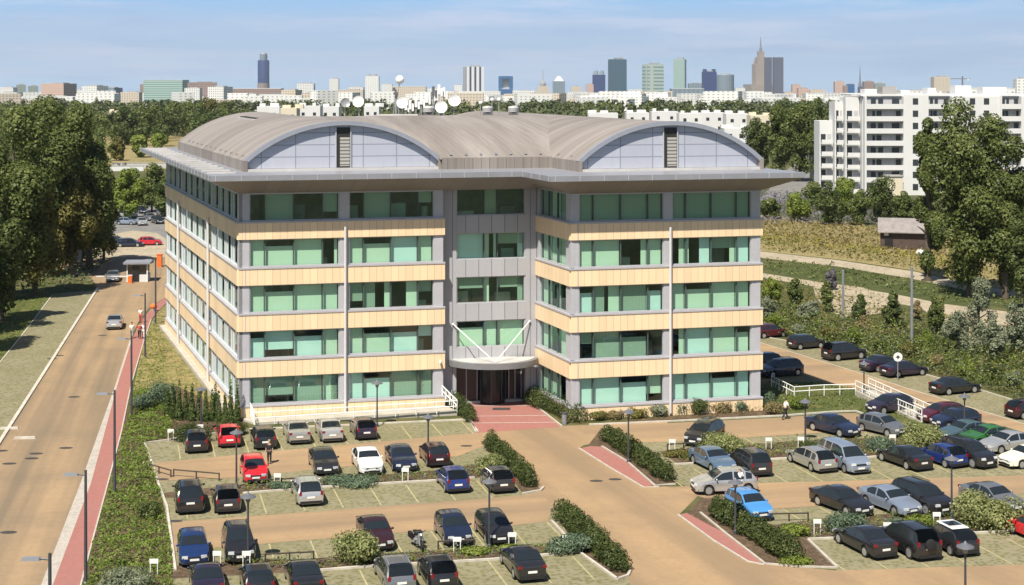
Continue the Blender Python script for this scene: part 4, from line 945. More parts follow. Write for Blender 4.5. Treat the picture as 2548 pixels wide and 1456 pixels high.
ROWS=[
 # upper left row, tails to us
 ('hatch','black',(490,1130),A,'black hatchback, leftmost in the row below the conifers'),
 ('hatch','red',(572,1116),A,'red hatchback parked tail out below the conifers, behind a lamp'),
 ('hatch','charcoal',(661,1121),A,'dark hatchback between the red hatchback and the silver saloons'),
 ('sedan','champagne',(746,1108),A,'left of the two silver saloons before the ramp railing'),
 ('sedan','silver',(828,1103.5),A,'right of the two silver saloons before the ramp railing'),
 ('hatch','plum',(913,1097),A,'dark plum hatchback at the right end of the row before the ramp'),
 # second row, noses to us
 ('hatch','red',(637,1206),T,'bright red car facing us with a person standing beside it'),
 ('sedan','charcoal',(815,1186),T,'charcoal saloon facing us left of the white saloon'),
 ('sedan','white',(926,1185),T,'white saloon facing us over the low junipers'),
 ('sedan','navy',(1011,1178),T,'navy saloon facing us right of the white saloon'),
 ('hatch','oxblood',(1094,1165),A,'very dark red hatchback, tail to us, beside the navy saloon'),
 # third row, tails to us
 ('suv','black',(474,1282),A,'black off roader at the left end of the second lane'),
 ('hatch','dark_grey',(568,1281),A,'dark grey hatchback right of the black off roader'),
 ('estate','silver',(774,1262),A,'silver estate car alone between empty bays'),
 ('hatch','blue',(1141,1230),A,'royal blue hatchback with bright tailgate by the variegated bush'),
 ('hatch','dark_grey',(1254,1230),A,'dark grey hatchback beside the first clipped hedge, behind a lamp'),
 # fourth row, noses to us
 ('hatch','dark_blue',(484,1414),T,'dark blue car facing us at the lower left corner'),
 ('mpv','black',(600,1406),T,'tall black car facing us behind a black lamp post'),
 ('sedan','oxblood',(948,1376),T,'dark car half hidden behind the pale variegated shrub'),
 ('hatch','navy',(1144,1363),T,'navy hatchback facing us right of the motorcycle'),
 ('hatch','black',(1248,1360),T,'black hatchback facing us behind the central lamp post'),
 # fifth row at the lower edge
 ('sedan','plum',(520,1500),A,'dark car cut by the lower edge, leftmost of the nearest row'),
 ('hatch','charcoal',(648,1497),A,'dark car cut by the lower edge, second of the nearest row'),
 ('sedan','black',(768,1492),A,'black car cut by the lower edge, third of the nearest row'),
 ('estate','grey',(1000,1480),A,'silver grey estate seen from behind at the lower edge'),
 ('hatch','black',(1106,1473),A,'black hatchback right of the silver grey estate, nearest row'),
 ('sedan','black',(1325,1452),A,'black saloon nearest to us beside the long clipped hedge'),
 # right lot, top row
 ('mpv','black',(1722,1114),212,'small black car peeping out left of the yellow green shrub'),
 ('sedan','navy',(2128,1090),T-22,'dark saloon in the upper right lane below the grassy bank'),
 ('hatch','grey',(2244,1089),T-22,'grey car half hidden behind the round variegated shrub'),
 # right lot, second row
 ('sedan','pale_blue',(1810,1182),T-6,'pale blue saloon behind the silver car in the lane'),
 ('mpv','dark_grey',(1896,1189),A,'dark grey tall car, tail to us, behind the silver car'),
 ('estate','champagne',(2060,1179),A-6,'silver estate with roof rails, tail to us'),
 ('van','silver_blue',(2143,1182.5),T-4,'silver blue van facing us beside the silver estate'),
 ('sedan','black',(2300,1174.5),A-10,'black saloon, tail to us, left of the blue hatchback'),
 ('hatch','blue',(2388,1167),A-10,'deep blue hatchback between two black cars at right'),
 ('suv','black',(2463,1168.5),T-14,'black car facing us next to the deep blue hatchback'),
 # third right row
 ('hatch','sky_blue',(1899,1300),T-4,'bright sky blue car behind the clipped hedge'),
 ('sedan','black',(2153,1289),T-14,'black saloon facing us left of the silver saloon, lower right'),
 ('sedan','silver_blue',(2273,1289),T-12,'silver saloon facing us between two black cars, lower right'),
 ('suv','black',(2352,1287),T-12,'big black off roader facing us behind a lamp post'),
 ('sedan','grey',(2533,1281),T-12,'grey saloon behind the broad shrub at the right edge'),
 # fourth right row
 ('sedan','charcoal',(2205,1395),A-6,'charcoal saloon, tail to us, leftmost of the lower right row'),
 ('suv','black',(2314,1398),A-4,'black off roader with a spare wheel on its tail'),
 ('hatch','charcoal',(2409,1388),A-2,'small charcoal car with a white roof'),
 ('hatch','red',(2632,1362),A-6,'red car cut by the right edge'),
 # beside the steps, noses toward the lot
 ('hatch','plum',(2212,1024),246,'dark car behind the lower end of the barred railing'),
 ('hatch','maroon',(2342,1047),250,'dark maroon car next to the end of the steps'),
 ('hatch','navy',(2376,1062),250,'dark car behind the maroon one beside the steps'),
 ('sedan','teal',(2402,1092),248,'teal saloon facing left behind the round variegated shrub'),
 ('sedan','green',(2455,1104),248,'green saloon between teal and silver cars at right'),
 ('sedan','silver',(2508,1120),246,'silver saloon near the right edge above the ivory car'),
 ('sedan','ivory',(2560,1156),246,'ivory car cut by the right edge'),
]
for i,(k,c,nr,hd,lab) in enumerate(ROWS):
    cen=hd in (246,248,250)
    name={'suv':'off_road_car','van':'van','estate':'estate_car'}.get(k,'parked_car')
    o=car(k,c,nr,hd,lab,name=name,at_centre=cen)
    if 'white roof' in lab or 'spare wheel' in lab:
        Ln=TYPES[k][0]; m=MB()
        if 'spare' in lab:
            m.lathe([(0.33,0),(0.33,-0.16),(0.2,-0.2),(0.02,-0.2)],(0,-Ln/2-0.0,0.98),18,axis='y'); m.build('spare_wheel',MATS['tyre'],o,smooth=40)
        else:
            W=TYPES[k][1]; zt=1.47
            m.box((0,-0.32,zt+0.035),(W*0.66,1.75,0.05),taper=0.93); q=m.build('roof_panel',MATS['paint_white'],o)
            m=MB(); m.box((0,-0.25,zt+0.068),(W*0.5,0.85,0.02)); m.build('sunroof',MATS['car_glass'],q)
RS='cars parked along the service road'
for k,c,ct,hd,lab in [
 ('hatch','maroon',(1916,838),66,'maroon car on the far side of the service road, by the office corner'),
 ('hatch','charcoal',(2006,866),66,'charcoal hatchback second along the service road from the office'),
 ('suv','black',(2100,893),66,'black off roader along the service road below the bushes'),
 ('sedan','plum',(2196,920),62,'plum saloon half behind another, near the round road sign'),
 ('sedan','plum',(2249,934),66,'dark saloon standing directly behind the round road sign'),
 ('sedan','black',(2376,977),68,'glossy black saloon alone on the service road verge'),
 ('hatch','oxblood',(2560,1036),66,'dark red car cut by the right edge on the verge'),
 ('mpv','navy',(1940,935),246,'dark blue car in the shade right of the office'),
 ('hatch','navy',(1893,915),246,'dark car mostly hidden behind the office corner')]:
    car(k,c,ct,hd,lab,name='off_road_car' if k=='suv' else 'parked_car',group=RS,at_centre=True)
LS='cars on the left street'
car('hatch','silver',(1800,1223),261,'silver car stopped across the lane, nose left, beside a person',at_centre=True,name='stopped_car',group=LS if False else None,scale=1.08)
car('sedan','silver',(283,822),-12,'silver saloon driving up the left street below the gatehouse',name='moving_car',group=LS)
car('sedan','grey',(279,704),168,'silver grey saloon coming past the gatehouse on the street',name='moving_car',group=LS)
FP='cars parked beyond the gatehouse'
car('estate','navy',(322,614),84,'long dark blue car beyond the gatehouse, beside a red car',name='parked_car',group=FP,at_centre=True)
car('sedan','navy',(290,609),84,'dark car partly under the trees beyond the gatehouse',name='parked_car',group=FP,at_centre=True)
car('hatch','red',(373,610),80,'red car beyond the gatehouse against the office corner',name='parked_car',group=FP,at_centre=True)
for k,c,ct,hd,lab in [('hatch','silver_blue',(316,559),100,'pale blue grey car far left under the trees, nearest of the far row'),('sedan','silver',(313,541),100,'silver car behind the pale blue grey one in the far row'),
  ('hatch','maroon',(330,523),150,'dark red car at the back of the far parking'),('hatch','silver',(352,560),160,'small silver car in the middle of the far row'),('sedan','grey',(372,548),150,'grey car in the far row near a dark tree'),
  ('hatch','charcoal',(392,556),150,'dark grey car of the far row next to the office wall'),('sedan','navy',(350,530),150,'navy car at the back of the far parking'),('hatch','grey',(405,538),150,'grey hatchback at the back of the far row, by the office wall')]:
    car(k,c,ct,hd,lab,group=FP,at_centre=True)
for k_ in list(PROTO):
    def kill(o):
        for ch in list(o.children): kill(ch)
        bpy.data.objects.remove(o)
    kill(PROTO[k_])
# ---------------------------------------------------------------- motorcycle
p=G(1040,1363); t=thing('motorcycle','black and chrome motorcycle parked on its stand between dark cars','motorcycle',(p.x,p.y,0.013),math.radians(200))
for y in (0.72,-0.72):
    m=MB(); m.lathe([(0.22,-0.05),(0.31,-0.06),(0.33,0),(0.31,0.06),(0.22,0.05)],(0,y,0.33),18,axis='x'); q=m.build('wheel',MATS['tyre'],t,smooth=40)
    m=MB(); m.lathe([(0.22,-0.03),(0.22,0.03)],(0,y,0.33),18,axis='x'); m.build('rim',MATS['alloy'],q)
m=MB(); m.ball((0,0.15,0.86),(0.17,0.33,0.16),10,7); m.build('fuel_tank',MATS['paint_black'],t,smooth=60)
m=MB(); m.box((0,-0.42,0.84),(0.26,0.72,0.10),taper=0.8); m.ball((0,-0.2,0.84),(0.15,0.25,0.07),8,5); m.build('saddle',MATS['trim_black'],t,smooth=50)
m=MB(); m.box((0,0.05,0.50),(0.34,0.50,0.36),taper=0.85); m.lathe([(0.10,-0.3),(0.10,0.3)],(0,0.1,0.55),10,axis='x'); m.build('engine',MATS['alloy'],t)
m=MB(); m.tube([(0.18,0.1,0.35),(0.2,-0.3,0.3),(0.2,-0.95,0.42)],0.05,8); m.build('exhaust',MATS['alloy'],t,smooth=50)
m=MB(); m.tube([(0.1,0.72,0.33),(0.1,0.45,0.98)],0.03,6); m.tube([(-0.1,0.72,0.33),(-0.1,0.45,0.98)],0.03,6); m.build('fork',MATS['alloy'],t)
m=MB(); m.tube([(-0.38,0.28,1.08),(-0.2,0.42,1.05),(0.2,0.42,1.05),(0.38,0.28,1.08)],0.02,6); m.build('handlebar',MATS['trim_black'],t)
m=MB(); m.ball((0,0.6,0.92),(0.1,0.1,0.1),8,6); m.build('headlight',MATS['lamp_clear'],t,smooth=60)
m=MB(); m.box((0.30,-0.62,0.66),(0.20,0.45,0.32)); m.build('pannier',MATS['trim_black'],t); m=MB(); m.box((-0.30,-0.62,0.66),(0.20,0.45,0.32)); m.build('pannier',MATS['trim_black'],t)
# ================================================================ vegetation
leaf_mat('leaf_oak',(0.040,0.062,0.017),(0.118,0.150,0.042),(0.245,0.270,0.090),0.35)
leaf_mat('leaf_dark',(0.032,0.052,0.017),(0.090,0.122,0.038),(0.180,0.210,0.068),0.4)
leaf_mat('leaf_olive',(0.0675,0.0702,0.0189),(0.1553,0.1458,0.0405),(0.2700,0.2362,0.0743),0.5)
leaf_mat('leaf_fresh',(0.0700,0.1120,0.0196),(0.1750,0.2310,0.0420),(0.3220,0.3640,0.0770),0.7)
leaf_mat('leaf_silver',(0.1150,0.1437,0.0862),(0.2185,0.2472,0.1552),(0.3565,0.3795,0.2530),0.8)
leaf_mat('leaf_variegated',(0.0825,0.1100,0.0308),(0.2310,0.2585,0.0935),(0.4620,0.4620,0.2200),1.5)
leaf_mat('leaf_juniper',(0.0562,0.0938,0.0625),(0.1250,0.1812,0.1125),(0.2250,0.2812,0.1750),1.2)
leaf_mat('leaf_conifer',(0.0340,0.0612,0.0170),(0.0850,0.1275,0.0340),(0.1615,0.2040,0.0595),1.0)
leaf_mat('leaf_hedge',(0.0280,0.0448,0.0140),(0.0672,0.0924,0.0280),(0.1400,0.1652,0.0490),1.1)
leaf_mat('leaf_red',(0.1100,0.0132,0.0132),(0.2200,0.0330,0.0220),(0.3850,0.0660,0.0550),1.0)
leaf_mat('leaf_ochre',(0.13,0.105,0.048),(0.24,0.195,0.09),(0.36,0.30,0.15),0.6)
leaf_mat('leaf_yellow',(0.12,0.12,0.025),(0.25,0.235,0.04),(0.42,0.37,0.06),0.5)
leaf_mat('leaf_mauve',(0.0935,0.0880,0.0990),(0.1760,0.1650,0.1815),(0.2750,0.2585,0.2860),0.6)
leaf_mat('leaf_far',(0.0500,0.0688,0.0325),(0.0938,0.1150,0.0525),(0.1500,0.1650,0.0775),0.05,0.15)
leaf_mat('leaf_garden',(0.060,0.105,0.016),(0.150,0.225,0.036),(0.27,0.34,0.07),0.9)
flat('bark',(0.11,0.085,0.06),0.9,var=0.3,scale=3.0); flat('pale_bark',(0.25,0.22,0.18),0.9,var=0.3,scale=3.0)
def trunk(parent,h,r,R,seed,mat='bark',limbs=6,top=0.8):
    rr=random.Random(seed); m=MB()
    bx,by=rr.uniform(-.3,.3),rr.uniform(-.3,.3)
    m.tube([(0,0,-0.2),(bx*.3,by*.3,h*.25),(bx,by,h*.5),(bx*.6,by*.8,h*top)],[r*1.25,r,r*.75,r*.25],9)
    for i in range(limbs):
        a=rr.uniform(0,2*PI); z=h*(0.28+0.35*i/max(1,limbs)); l=R*rr.uniform(.5,.8)
        m.tube([(bx*.6,by*.6,z),(math.cos(a)*l*.5,math.sin(a)*l*.5,z+l*.45),(math.cos(a)*l,math.sin(a)*l,z+l*.75)],[r*.5,r*.32,r*.1],6)
    return m.build('trunk',MATS[mat],parent)
def fit_blobs(bl,R,z0,z1):
    # stretch the clump layout so that the crown really reaches its surveyed width and height
    B_=np.array(bl); ex=max((np.hypot(B_[:,0],B_[:,1])+B_[:,3]).max(),1e-6); a=(B_[:,2]-B_[:,5]).min(); b=(B_[:,2]+B_[:,5]).max()
    s=R/ex; sz=(z1-z0)/(b-a); B_[:,:2]*=s; B_[:,3:5]*=s; B_[:,2]=z0+(B_[:,2]-a)*sz; B_[:,5]*=sz
    return B_
def tree(px,py,ytop,halfw,label,mat='leaf_oak',n=6000,leaf=0.55,seed=0,low=0.18,shape='round',k=26,group=None,name='tree',lump=0.36,bark='bark',inner=0.55):
    p=G(px,py); h=H-(ytop-YH)*p.y/F; R=halfw*p.y/F
    t=thing(name,label,'tree' if 'bush' not in name else 'bush',(p.x,p.y,0),0,group)
    trunk(t,h,max(0.12,h*0.018),R,seed,bark)
    bl=fit_blobs(crown_blobs(R,h*low,h,k,seed,lump,shape),R,h*low,h)
    n=int(n*1.7); leaf=leaf*0.8; c,nn=blob_points(bl,n,inner); sz=leaf*(0.6+0.8*RNG.random(n))
    leaf_obj('crown',leaf_arrays(c,nn,sz),MATS[mat],t); return t
LT='trees beside the left street'
tree(120,690,238,112,'tall dark tree with the highest crown at the left',n=17000,seed=1,group=LT,low=0.05)
tree(28,745,262,125,'broad dark tree at the left edge of the picture','leaf_oak',17000,0.55,2,group=LT,low=0.04)
tree(222,668,252,88,'tall dark tree standing rightmost beside the left street','leaf_oak',13000,0.55,3,group=LT,low=0.05)
tree(180,690,420,80,'middle sized tree before the tall dark trees, above the moving saloon','leaf_olive',10000,0.5,4,group=LT,low=0.1)
tree(88,735,440,85,'leafy tree with paler crown low at the left','leaf_olive',10000,0.5,5,group=LT,low=0.1)
tree(258,648,478,46,'small yellowish tree at the street bend','leaf_olive',4200,0.42,6,group=LT,low=0.1)
tree(5,800,520,80,'dark tree cut by the left edge, lowest of the group','leaf_dark',8000,0.5,7,group=LT,low=0.08)
tree(205,655,560,50,'dark bush like tree at the foot of the street trees','leaf_dark',3500,0.4,8,group=LT,low=0.02)
tree(-170,900,380,120,'tree beyond the left edge shading the lawn','leaf_oak',5000,0.6,9,group=LT)
tree(-95,835,450,95,'second tree beyond the left edge, over the lawn','leaf_dark',5000,0.6,10,group=LT)
MT='trees behind the left street'
for i,(a,b,c,d,lab,mt) in enumerate([(318,545,418,44,'leafy green tree left of the far parked cars','leaf_fresh'),(378,528,405,46,'round green tree right behind the far parked cars','leaf_oak'),
   (412,545,432,40,'dark tree touching the rear corner of the office','leaf_dark'),(285,520,430,36,'green tree between the tall trees and the far cars','leaf_oak')]):
    tree(a,b,c,d,lab,mt,4200,0.6,20+i,low=0.06,group=MT)
for i,(a,b,c,d,lab,mt) in enumerate([(318,362,262,36,'far dark tree, first beyond the meadow','leaf_dark'),(362,350,268,34,'far tree beyond the meadow, second from the left','leaf_oak'),(402,345,262,34,'far tree beyond the meadow, third from the left','leaf_dark'),
   (440,338,252,36,'far tree left of the roof crest','leaf_oak'),(482,330,244,38,'far tall tree just left of the barrel roof','leaf_oak'),(522,322,240,36,'far tree peeping over the left barrel roof','leaf_olive'),(560,315,250,30,'far tree behind the crest of the left barrel roof','leaf_oak'),
   (345,392,335,26,'bright bush like tree at the meadow edge','leaf_fresh'),(395,372,330,26,'green bush like tree beside the roof eaves','leaf_fresh'),(290,400,340,24,'pale bush like tree on the meadow','leaf_olive')]):
    tree(a,b,c,d,lab,mt,2600,1.3,40+i,low=0.03,group='trees beyond the left meadow')
RT='trees around the white flats'
for i,(a,b,c,d,lab,mt) in enumerate([(1885,445,292,46,'dark round tree next to the right barrel roof','leaf_dark'),(1938,452,262,50,'tall tree left of the white flats, behind the eaves tip','leaf_oak'),(1990,452,250,50,'tall tree left of the white flats, second from the flats','leaf_oak'),
   (2040,470,243,40,'tall tree nearest to the left end of the white flats','leaf_oak'),(1965,385,243,40,'far tree top between the roof and the white flats','leaf_dark')]):
    tree(a,b,c,d,lab,mt,4200,0.8,60+i,low=0.05,group=RT)
for i,(a,b,c,d,lab,mt) in enumerate([(1915,545,492,34,'bush at the left end of the scrub, by the office','leaf_oak'),(1985,552,478,40,'rounded bush in the scrub below the side street','leaf_fresh'),(2068,560,452,46,'large dark bush in the scrub before the flats','leaf_dark'),
   (2130,560,470,40,'green bush in the middle of the scrub','leaf_oak'),(2192,552,436,46,'tallest dark bush of the scrub before the flats','leaf_dark'),(2250,560,475,36,'dark bush right of the scrub, above the shed','leaf_oak'),(2030,520,450,40,'green bush beside the side street','leaf_oak'),(2100,525,440,36,'bush at the foot of the balcony wing','leaf_fresh')]):
    tree(a,b,c,d,lab,mt,3200,0.55,70+i,low=0.0,group='bushes in the scrub on the right',name='bush_tree' if False else 'tree')
tree(2415,740,243,132,'huge leafy tree in front of the white flats at right','leaf_oak',30000,0.52,80,low=0.04,k=60,lump=0.34,name='tree',inner=0.35)
tree(2308,700,292,52,'narrower tree crown joined to the left side of the huge tree','leaf_oak',9000,0.48,81,low=0.06,k=24)
tree(2500,745,340,80,'broad tree crown joined to the right side of the huge tree','leaf_oak',12000,0.50,82,low=0.04,k=26)
tree(2552,780,470,48,'tree cut by the right edge below the huge tree','leaf_dark',4000,0.5,83,low=0.05)
YT='young trees on the rough ground'
for i,(a,b,c,d,lab,mt,sh,nm) in enumerate([(2056,775,700,22,'young slim tree left of the grey pole','leaf_oak','cone','young_tree'),(2139,806,732,24,'dark young conifer in the middle of the rough ground','leaf_dark','cone','young_tree'),(2221,822,722,38,'largest dark young conifer on the rough ground','leaf_dark','cone','young_tree'),
  (2066,722,668,22,'small grey tree beside the dirt track','leaf_mauve','round','young_tree'),(1975,770,692,26,'young rusty green tree near the office','leaf_oak','poplar','young_tree'),(1918,765,690,30,'young green tree beside the office wall','leaf_fresh','round','young_tree'),
  (2330,838,735,26,'slim brownish young tree left of the silver leaved tree','leaf_oak','poplar','young_tree'),(2440,880,688,44,'tall silver leaved young tree in the shrub bank','leaf_silver','poplar','young_tree'),(2385,885,770,48,'broad silver leaved bush left of the tall silver tree','leaf_silver','round','young_tree'),
  (2525,885,750,38,'silver green young tree cut by the right edge','leaf_silver','round','young_tree'),(2475,905,790,34,'silver leaved bush right of the tall silver tree','leaf_silver','round','young_tree'),(2278,800,748,20,'small ochre bush right of the largest conifer','leaf_ochre','round','young_tree'),
  (2010,800,745,32,'pale green bush behind the parked charcoal hatchback','leaf_silver','round','young_tree'),(1905,800,735,26,'pale green bush touching the office corner','leaf_silver','round','young_tree')]):
    tree(a,b,c,d,lab,mt,2600,0.30,90+i,low=0.04,shape=sh,group=YT,name=nm,lump=0.34,inner=0.35)
# ---------------------------------------------------------------- clipped hedges of upright shrubs
def hedge(label,a,b,width,height,n,seed,name='hedge',mat='leaf_hedge',cat='hedge',group=None,size=0.17):
    A_=G(*a);B_=G(*b); o=(A_+B_)/2; t=thing(name,label,cat,(o.x,o.y,0),0,group)
    Ln=(B_-A_).length; d=(B_-A_).normalized(); q=Vector((-d.y,d.x,0)); r=np.random.default_rng(seed); bl=[]
    k=max(4,int(Ln/0.55)); st=MB()
    for i in range(k):
        p=A_.lerp(B_,(i+0.5)/k)-o+q*float(r.uniform(-.12,.12))*width; hh=height*float(r.uniform(.82,1.12)); w_=width*float(r.uniform(.42,.56))
        bl.append((p.x,p.y,hh*.36,w_,w_,hh*.38)); bl.append((p.x+float(r.uniform(-.1,.1)),p.y,hh*.70,w_*.68,w_*.68,hh*.32))
        st.tube([(p.x,p.y,0),(p.x,p.y,hh*.6)],0.04,5)
    st.build('stem',MATS['bark'],t)
    n=int(n*1.6); size*=0.8; c,nn=blob_points(bl,n,0.6); leaf_obj('foliage',leaf_arrays(c,nn,size*(0.6+0.8*RNG.random(n))),MATS[mat],t); return t
hedge('dark clipped hedge on the left of the drive, upper one',(1218,1112),(1318,1212),1.3,1.3,6000,1)
hedge('dark clipped hedge on the left of the drive, lower one',(1398,1290),(1540,1424),1.35,1.4,8500,2)
hedge('dark clipped hedge right of the drive, behind the upper red path',(1512,1094),(1662,1199),1.35,1.35,8500,3)
hedge('dark clipped hedge right of the drive, before the sky blue car',(1782,1284),(1978,1402),1.4,1.4,11000,4)
hedge('dark clipped hedge right of the entrance path',(1322,1000),(1440,1050),2.2,1.35,7500,5)
hedge('dark straggling hedge left of the entrance path',(1125,1000),(1170,1052),1.4,1.25,3500,6)
# upright conifers at the left front corner
for i,(x,y,h_) in enumerate([(430,1042,2.9),(446,1046,3.1),(462,1044,2.7),(478,1048,3.0),(494,1046,2.4),(512,1049,2.6),(528,1048,2.5),(544,1050,2.4),(560,1050,2.3),(574,1050,3.3),(590,1050,3.1),(416,1036,2.4),(536,1040,2.8)]):
    p=G(x,y); w_=['leftmost','second','third','fourth','fifth','sixth','seventh','eighth','ninth','tall tenth','tall last','stray one left of the','stray one behind the'][i]
    t=thing('conifer','narrow conifer, %s in the row left of the office front'%w_ if i<11 else 'narrow conifer, %s row by the office front'%w_,'conifer',(p.x,p.y,0),0,'row of narrow conifers')
    trunk(t,h_,0.06,0.2,i,limbs=0)
    bl=[(0,0,h_*q,0.24*(1.05-q)+0.07,0.24*(1.05-q)+0.07,h_*0.16) for q in (0.12,0.26,0.42,0.58,0.74,0.9)]
    c,nn=blob_points(bl,900,0.6); leaf_obj('foliage',leaf_arrays(c,nn,0.16*(0.6+0.8*RNG.random(900))),MATS['leaf_conifer'],t)
# ---------------------------------------------------------------- single shrubs
def shrub(name,label,px,py,hw_px,h,mat,n,size=0.16,seed=0,depth=0.8,group=None,lump=0.42):
    p=G(px,py); R=hw_px*p.y/F; t=thing(name,label,'shrub',(p.x,p.y,0),0,group)
    m=MB(); r=random.Random(seed)
    for i in range(6): a=r.uniform(0,2*PI); m.tube([(0,0,0),(math.cos(a)*R*.4,math.sin(a)*R*.4*depth,h*.5)],[0.03,0.012],5)
    m.build('stem',MATS['bark'],t)
    bl=[(x,y*depth,z,a,b,c_) for x,y,z,a,b,c_ in crown_blobs(R,0.0,h,18,seed,lump)]
    bl=[(x,y,max(z,0.25*h),a,b,min(c_,h*.4)) for x,y,z,a,b,c_ in bl]
    n=int(n*1.6); size*=0.8; c,nn=blob_points(bl,n,0.45); c[:,2]=np.abs(c[:,2])
    leaf_obj('foliage',leaf_arrays(c,nn,size*(0.6+0.8*RNG.random(n))),MATS[mat],t); return t
shrub('variegated_shrub','pale variegated shrub before the half hidden dark car, lower left',890,1398,72,1.55,'leaf_variegated',3600,0.2,1)
shrub('variegated_shrub','pale variegated shrub between the royal blue and dark grey hatchbacks',1210,1178,50,1.2,'leaf_variegated',2400,0.19,2)
shrub('variegated_shrub','yellow green shrub above the pale blue saloon',1805,1132,76,1.5,'leaf_variegated',3600,0.2,3)
shrub('variegated_shrub','round variegated shrub beside the foot of the barred railing',2292,1118,70,1.8,'leaf_variegated',3800,0.2,4)
shrub('variegated_shrub','broad variegated shrub at the right edge before the grey saloon',2462,1308,92,2.0,'leaf_variegated',5200,0.21,5)
shrub('silver_shrub','silvery shrub at the lower left corner of the garden bed',300,1470,75,1.0,'leaf_silver',3000,0.18,6)
shrub('juniper','spreading blue green juniper before the white saloon',880,1205,80,0.55,'leaf_juniper',2600,0.18,7,depth=0.45)
shrub('juniper','spreading juniper at the head of the long lower hedge',1420,1372,70,0.9,'leaf_juniper',3000,0.18,8,depth=0.6)
shrub('juniper','low juniper left of the silver estate in the upper strip',700,1216,40,0.45,'leaf_juniper',1200,0.17,9,depth=0.5)
shrub('juniper','grey green juniper mound beside the black lamp, upper right strip',2080,1120,50,0.75,'leaf_juniper',2200,0.18,10,depth=0.6)
shrub('juniper','grey green mound between the van and the round shrub',2190,1120,45,0.85,'leaf_juniper',2000,0.18,11,depth=0.6)
shrub('juniper','dark juniper in the lower right strip above the charcoal saloon',2110,1320,60,0.9,'leaf_juniper',2400,0.18,12,depth=0.5)
shrub('shrub','dark rounded shrub in the left garden bed',368,1288,34,1.0,'leaf_dark',1800,0.16,13)
shrub('shrub','dark green bush at the top of the left garden bed',400,1005,42,1.7,'leaf_juniper',2600,0.18,14)
shrub('shrub','dark bush beside the conifers in the left garden',355,1020,34,1.3,'leaf_juniper',1800,0.17,15)
shrub('shrub','dense green bush behind the black and red hatchbacks',470,1098,52,1.2,'leaf_hedge',3000,0.16,16,depth=0.5)
shrub('flowering_shrub','red flowering bush behind the red hatchback',580,1082,40,1.3,'leaf_hedge',2600,0.16,17,depth=0.5)
c_=G(588,1078)
for i,(x,y) in enumerate([(1490,1044),(1530,1042),(1580,1040),(1640,1036),(1690,1030),(1740,1030),(1790,1026),(1840,1022),(1870,1016),(1905,1010),(1930,1030),(1985,1018)]):
    lab=['yellowish low bush by the lamp at the end of the bed','low ochre bush second from the left','olive bush third from the left','pale green bush fourth from the left','blue green bush in the middle','dark taller bush right of the middle','rusty bush sixth from the right','blue green bush fifth from the right','dark green bush near the corner','grey green bush at the corner','rusty bush past the corner','yellow green bush past the corner'][i]
    shrub('shrub',lab+', right wing bed',x,y,30,[.7,.7,.8,.9,1.0,1.4,1.0,1.0,1.3,1.1,1.0,1.1][i],['leaf_olive','leaf_ochre','leaf_olive','leaf_silver','leaf_juniper','leaf_dark','leaf_ochre','leaf_juniper','leaf_dark','leaf_juniper','leaf_ochre','leaf_fresh'][i],1300,0.16,30+i,depth=0.6,group='bushes in the bed before the right wing')
shrub('shrub','dark red leaved bush in the bank above the glossy black saloon',2358,962,18,0.9,'leaf_red',900,0.15,50)
for i,(x,y,hh,mt,lab) in enumerate([(2290,1312,0.7,'leaf_fresh','bright green shrub between the lower right rows'),(2230,1322,0.7,'leaf_juniper','blue green shrub above the spare wheel car'),(1975,1332,0.6,'leaf_fresh','yellow green shrub at the end of the clipped hedge'),(1985,1405,0.45,'leaf_fresh','low yellow green mound at the foot of the clipped hedge'),(1180,1378,0.35,'leaf_fresh','yellow ground shrub before the navy hatchback'),(1270,1372,0.35,'leaf_fresh','yellow ground shrub at the foot of the central lamp'),(1690,1136,0.5,'leaf_olive','low bush left of the pale blue saloon'),(2020,1118,0.5,'leaf_hedge','low dark bush above the silver estate')]):
    shrub('shrub',lab,x,y,40,hh,mt,1400,0.16,60+i,depth=0.5)
for i,(x,y,w_,hh,mt,lab) in enumerate([(1930, 815, 26, 1.6, 'leaf_fresh', 'light green bush above the maroon car'), (1985, 835, 22, 1.3, 'leaf_silver', 'grey green bush above the charcoal hatchback'), (2060, 845, 26, 1.5, 'leaf_olive', 'olive bush left above the black off roader on the service road'), (2125, 855, 24, 1.7, 'leaf_fresh', 'light green bush right above the black off roader on the service road'), (2190, 875, 26, 1.4, 'leaf_hedge', 'dark bush above the plum saloon'), (2262, 890, 24, 1.6, 'leaf_olive', 'olive bush above the round road sign'), (2300, 865, 28, 1.9, 'leaf_fresh', 'tall light green bush in the middle of the bank'), (2330, 915, 22, 1.3, 'leaf_ochre', 'rusty bush near the dark red leaved one'), (2402, 935, 28, 1.6, 'leaf_fresh', 'light green bush right of the dark red leaved one'), (2470, 945, 30, 1.8, 'leaf_hedge', 'dark bush below the silver leaved trees'), (2520, 965, 26, 1.5, 'leaf_silver', 'silvery bush at the right end of the bank'), (2150, 825, 24, 1.6, 'leaf_ochre', 'ochre bush in front of the dark young conifers')]):
    shrub('shrub',lab,x,y,w_,hh,mt,1500,0.2,200+i,depth=0.8,group='bushes in the bank along the service road',lump=0.36)
